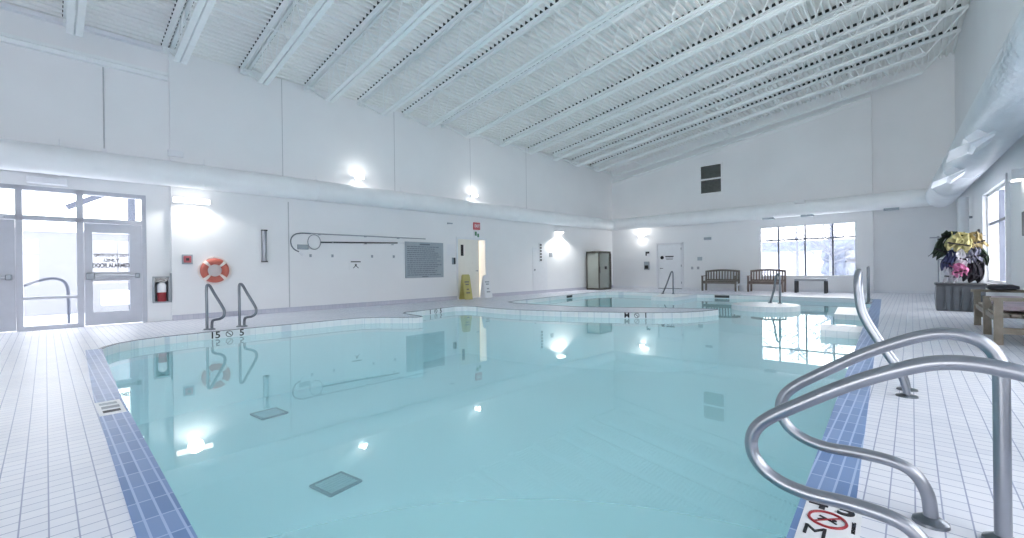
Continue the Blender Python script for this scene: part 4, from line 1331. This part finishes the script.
def tree(x, y, h, label, seed, mat=M['bark']):
    t = thing('bare_tree', label, 'tree', ((x, y, -0.12), 0), 'frosty trees outside')
    rnd = random.Random(seed)
    MB().tube([(0, 0, 0), (0.05, 0.03, h*0.4), (0, 0, h*0.95)], [0.13, 0.08, 0.02], 8).build('trunk', mat, t)
    br = MB()
    for i in range(46):
        z = h*(0.25 + 0.7*rnd.random())
        a = rnd.uniform(0, 2*PI)
        ln = (h-z)*0.5 + 0.5
        dx, dy = math.cos(a)*ln, math.sin(a)*ln
        p1 = (dx*0.5, dy*0.5, z+ln*0.25)
        br.tube([(0, 0, z), p1, (dx, dy, z+ln*0.6)], [0.03, 0.02, 0.006], 5)
        for j in range(3):
            e = (p1[0]+rnd.uniform(-.5, .5), p1[1]+rnd.uniform(-.5, .5), p1[2]+rnd.uniform(.1, .6))
            br.tube([p1, e], [0.014, 0.004], 4)
    br.build('branches', mat, t)
    return t
tree(29, 7.0, 5.2, 'frosty bare tree outside the far window, leftmost pane', 1)
tree(36.5, 6.0, 6.0, 'frosty bare tree outside the far window, second pane', 2)
tree(32.5, 3.6, 4.4, 'frosty bare tree outside the far window, third pane', 3)
t = thing('far_building', 'low pale building outside the far window', 'building', ((48, 6.5, -0.15), 0))
B(0, 5, -6, 6, 0, 2.6).build('walls', M['facade'], t)
MB().bar((2.5, -6.4, 3.0), (2.5, 6.4, 3.0), 5.8, 0.9).build('roof', M['hedge'], t)
for yy in (-4, -1.5, 1.5, 4):
    B(-0.03, 0.0, yy-0.5, yy+0.5, 1.0, 2.0).build('window', M['grey'], t)
mb = MB()
for i in range(8):
    mb.blob((0, -2.6+i*0.55, 1.25+0.1*(i % 3)), (0.6, 0.5, 0.55), 2, 0.15, i)
    mb.blob((0, -2.6+i*0.55, 0.5), (0.6, 0.5, 0.6), 2, 0.15, i+30)
tag(mb.build('hedge', M['hedge'], loc=(34, 2.6, 0.3)), 'dark bluish hedge outside the right pane of the far window', 'hedge')

# ------------------------------------------------------------------ light
w = bpy.data.worlds.new('World')
SC.world = w
w.use_nodes = True
bg = w.node_tree.nodes['Background']
bg.inputs['Color'].default_value = (1.0, 0.975, 0.965, 1)
bg.inputs['Strength'].default_value = 4.3
def lamp(name, kind, loc, power, size=0.1, rot=None, color=(1, 0.98, 0.95), spot=None, blend=0.3):
    l = bpy.data.lights.new(name, kind)
    l.energy = power
    l.color = color or (1, 0.98, 0.95)
    if kind == 'AREA':
        l.size = size
    else:
        l.shadow_soft_size = size
    if kind == 'SPOT':
        l.spot_size = spot
        l.spot_blend = blend
    o = bpy.data.objects.new(name, l)
    COL.objects.link(o)
    o.location = loc
    if rot:
        o.rotation_euler = rot
    return o
def on_left(x, z, d):
    return (x, left_y(x)-d, z)
lamp('flood_glow', 'POINT', on_left(6.28, 3.82, 0.22), 6, 0.06)
lamp('flood_glow', 'POINT', on_left(10.7, 3.78, 0.22), 6, 0.06)
lamp('flood_glow', 'POINT', (FX-0.22, 9.88, 2.62), 12, 0.06)
for xx in (7.6, 3.4):  # light of the two added floods, aimed at ceiling and far end
    lamp('flood_glow', 'SPOT', (xx, right_y(xx)+0.3, 3.95), 230, 0.15, Vector((0.8, 0.45, 0.5)).to_track_quat('-Z', 'Y').to_euler(), None, math.radians(120), 0.7)
lamp('hood_glow', 'SPOT', on_left(15.74, 2.58, 0.36), 80, 0.08, (0, 0, 0), None, math.radians(140), 0.25)
lamp('tube_glow', 'SPOT', on_left(2.29, 2.62, 0.12), 60, 0.15, (0, 0, 0), None, math.radians(150), 0.15)
lamp('lobby_glow', 'POINT', on_left(10.7, 2.0, -1.2), 12, 0.2, None, (1, 0.96, 0.92))

# ------------------------------------------------------------------ camera
f_px, th = 432.0, 0.0136
al = math.atan2(400, f_px)
F = Vector((math.cos(al), math.sin(al), 0))
R = Vector((math.sin(al), -math.cos(al), 0))
U = Vector((0, 0, 1))
cr, sr = math.cos(th), math.sin(th)
Ri = R*cr - U*sr
Ui = U*cr + R*sr
cam = bpy.data.cameras.new('camera')
cam.sensor_fit = 'HORIZONTAL'
cam.sensor_width = 36.0
cam.lens = 36.0*f_px/1024
cam.clip_start = 0.05
cam.clip_end = 300
co = bpy.data.objects.new('camera', cam)
COL.objects.link(co)
m = Matrix((Ri, Ui, -F)).transposed().to_4x4()
m.translation = Vector((0, 0, 1.05))
co.matrix_world = m
SC.camera = co

SC.view_settings.view_transform = 'Standard'
SC.view_settings.look = 'None'
SC.view_settings.exposure = 0.6
SC.view_settings.gamma = 1.0
SC.view_settings.use_curve_mapping = False
try:
    SC.cycles.use_denoising = True
    SC.cycles.max_bounces = 14
    SC.cycles.diffuse_bounces = 10
    SC.cycles.transparent_max_bounces = 16
    SC.cycles.caustics_reflective = False
    SC.cycles.caustics_refractive = False
except Exception:
    pass
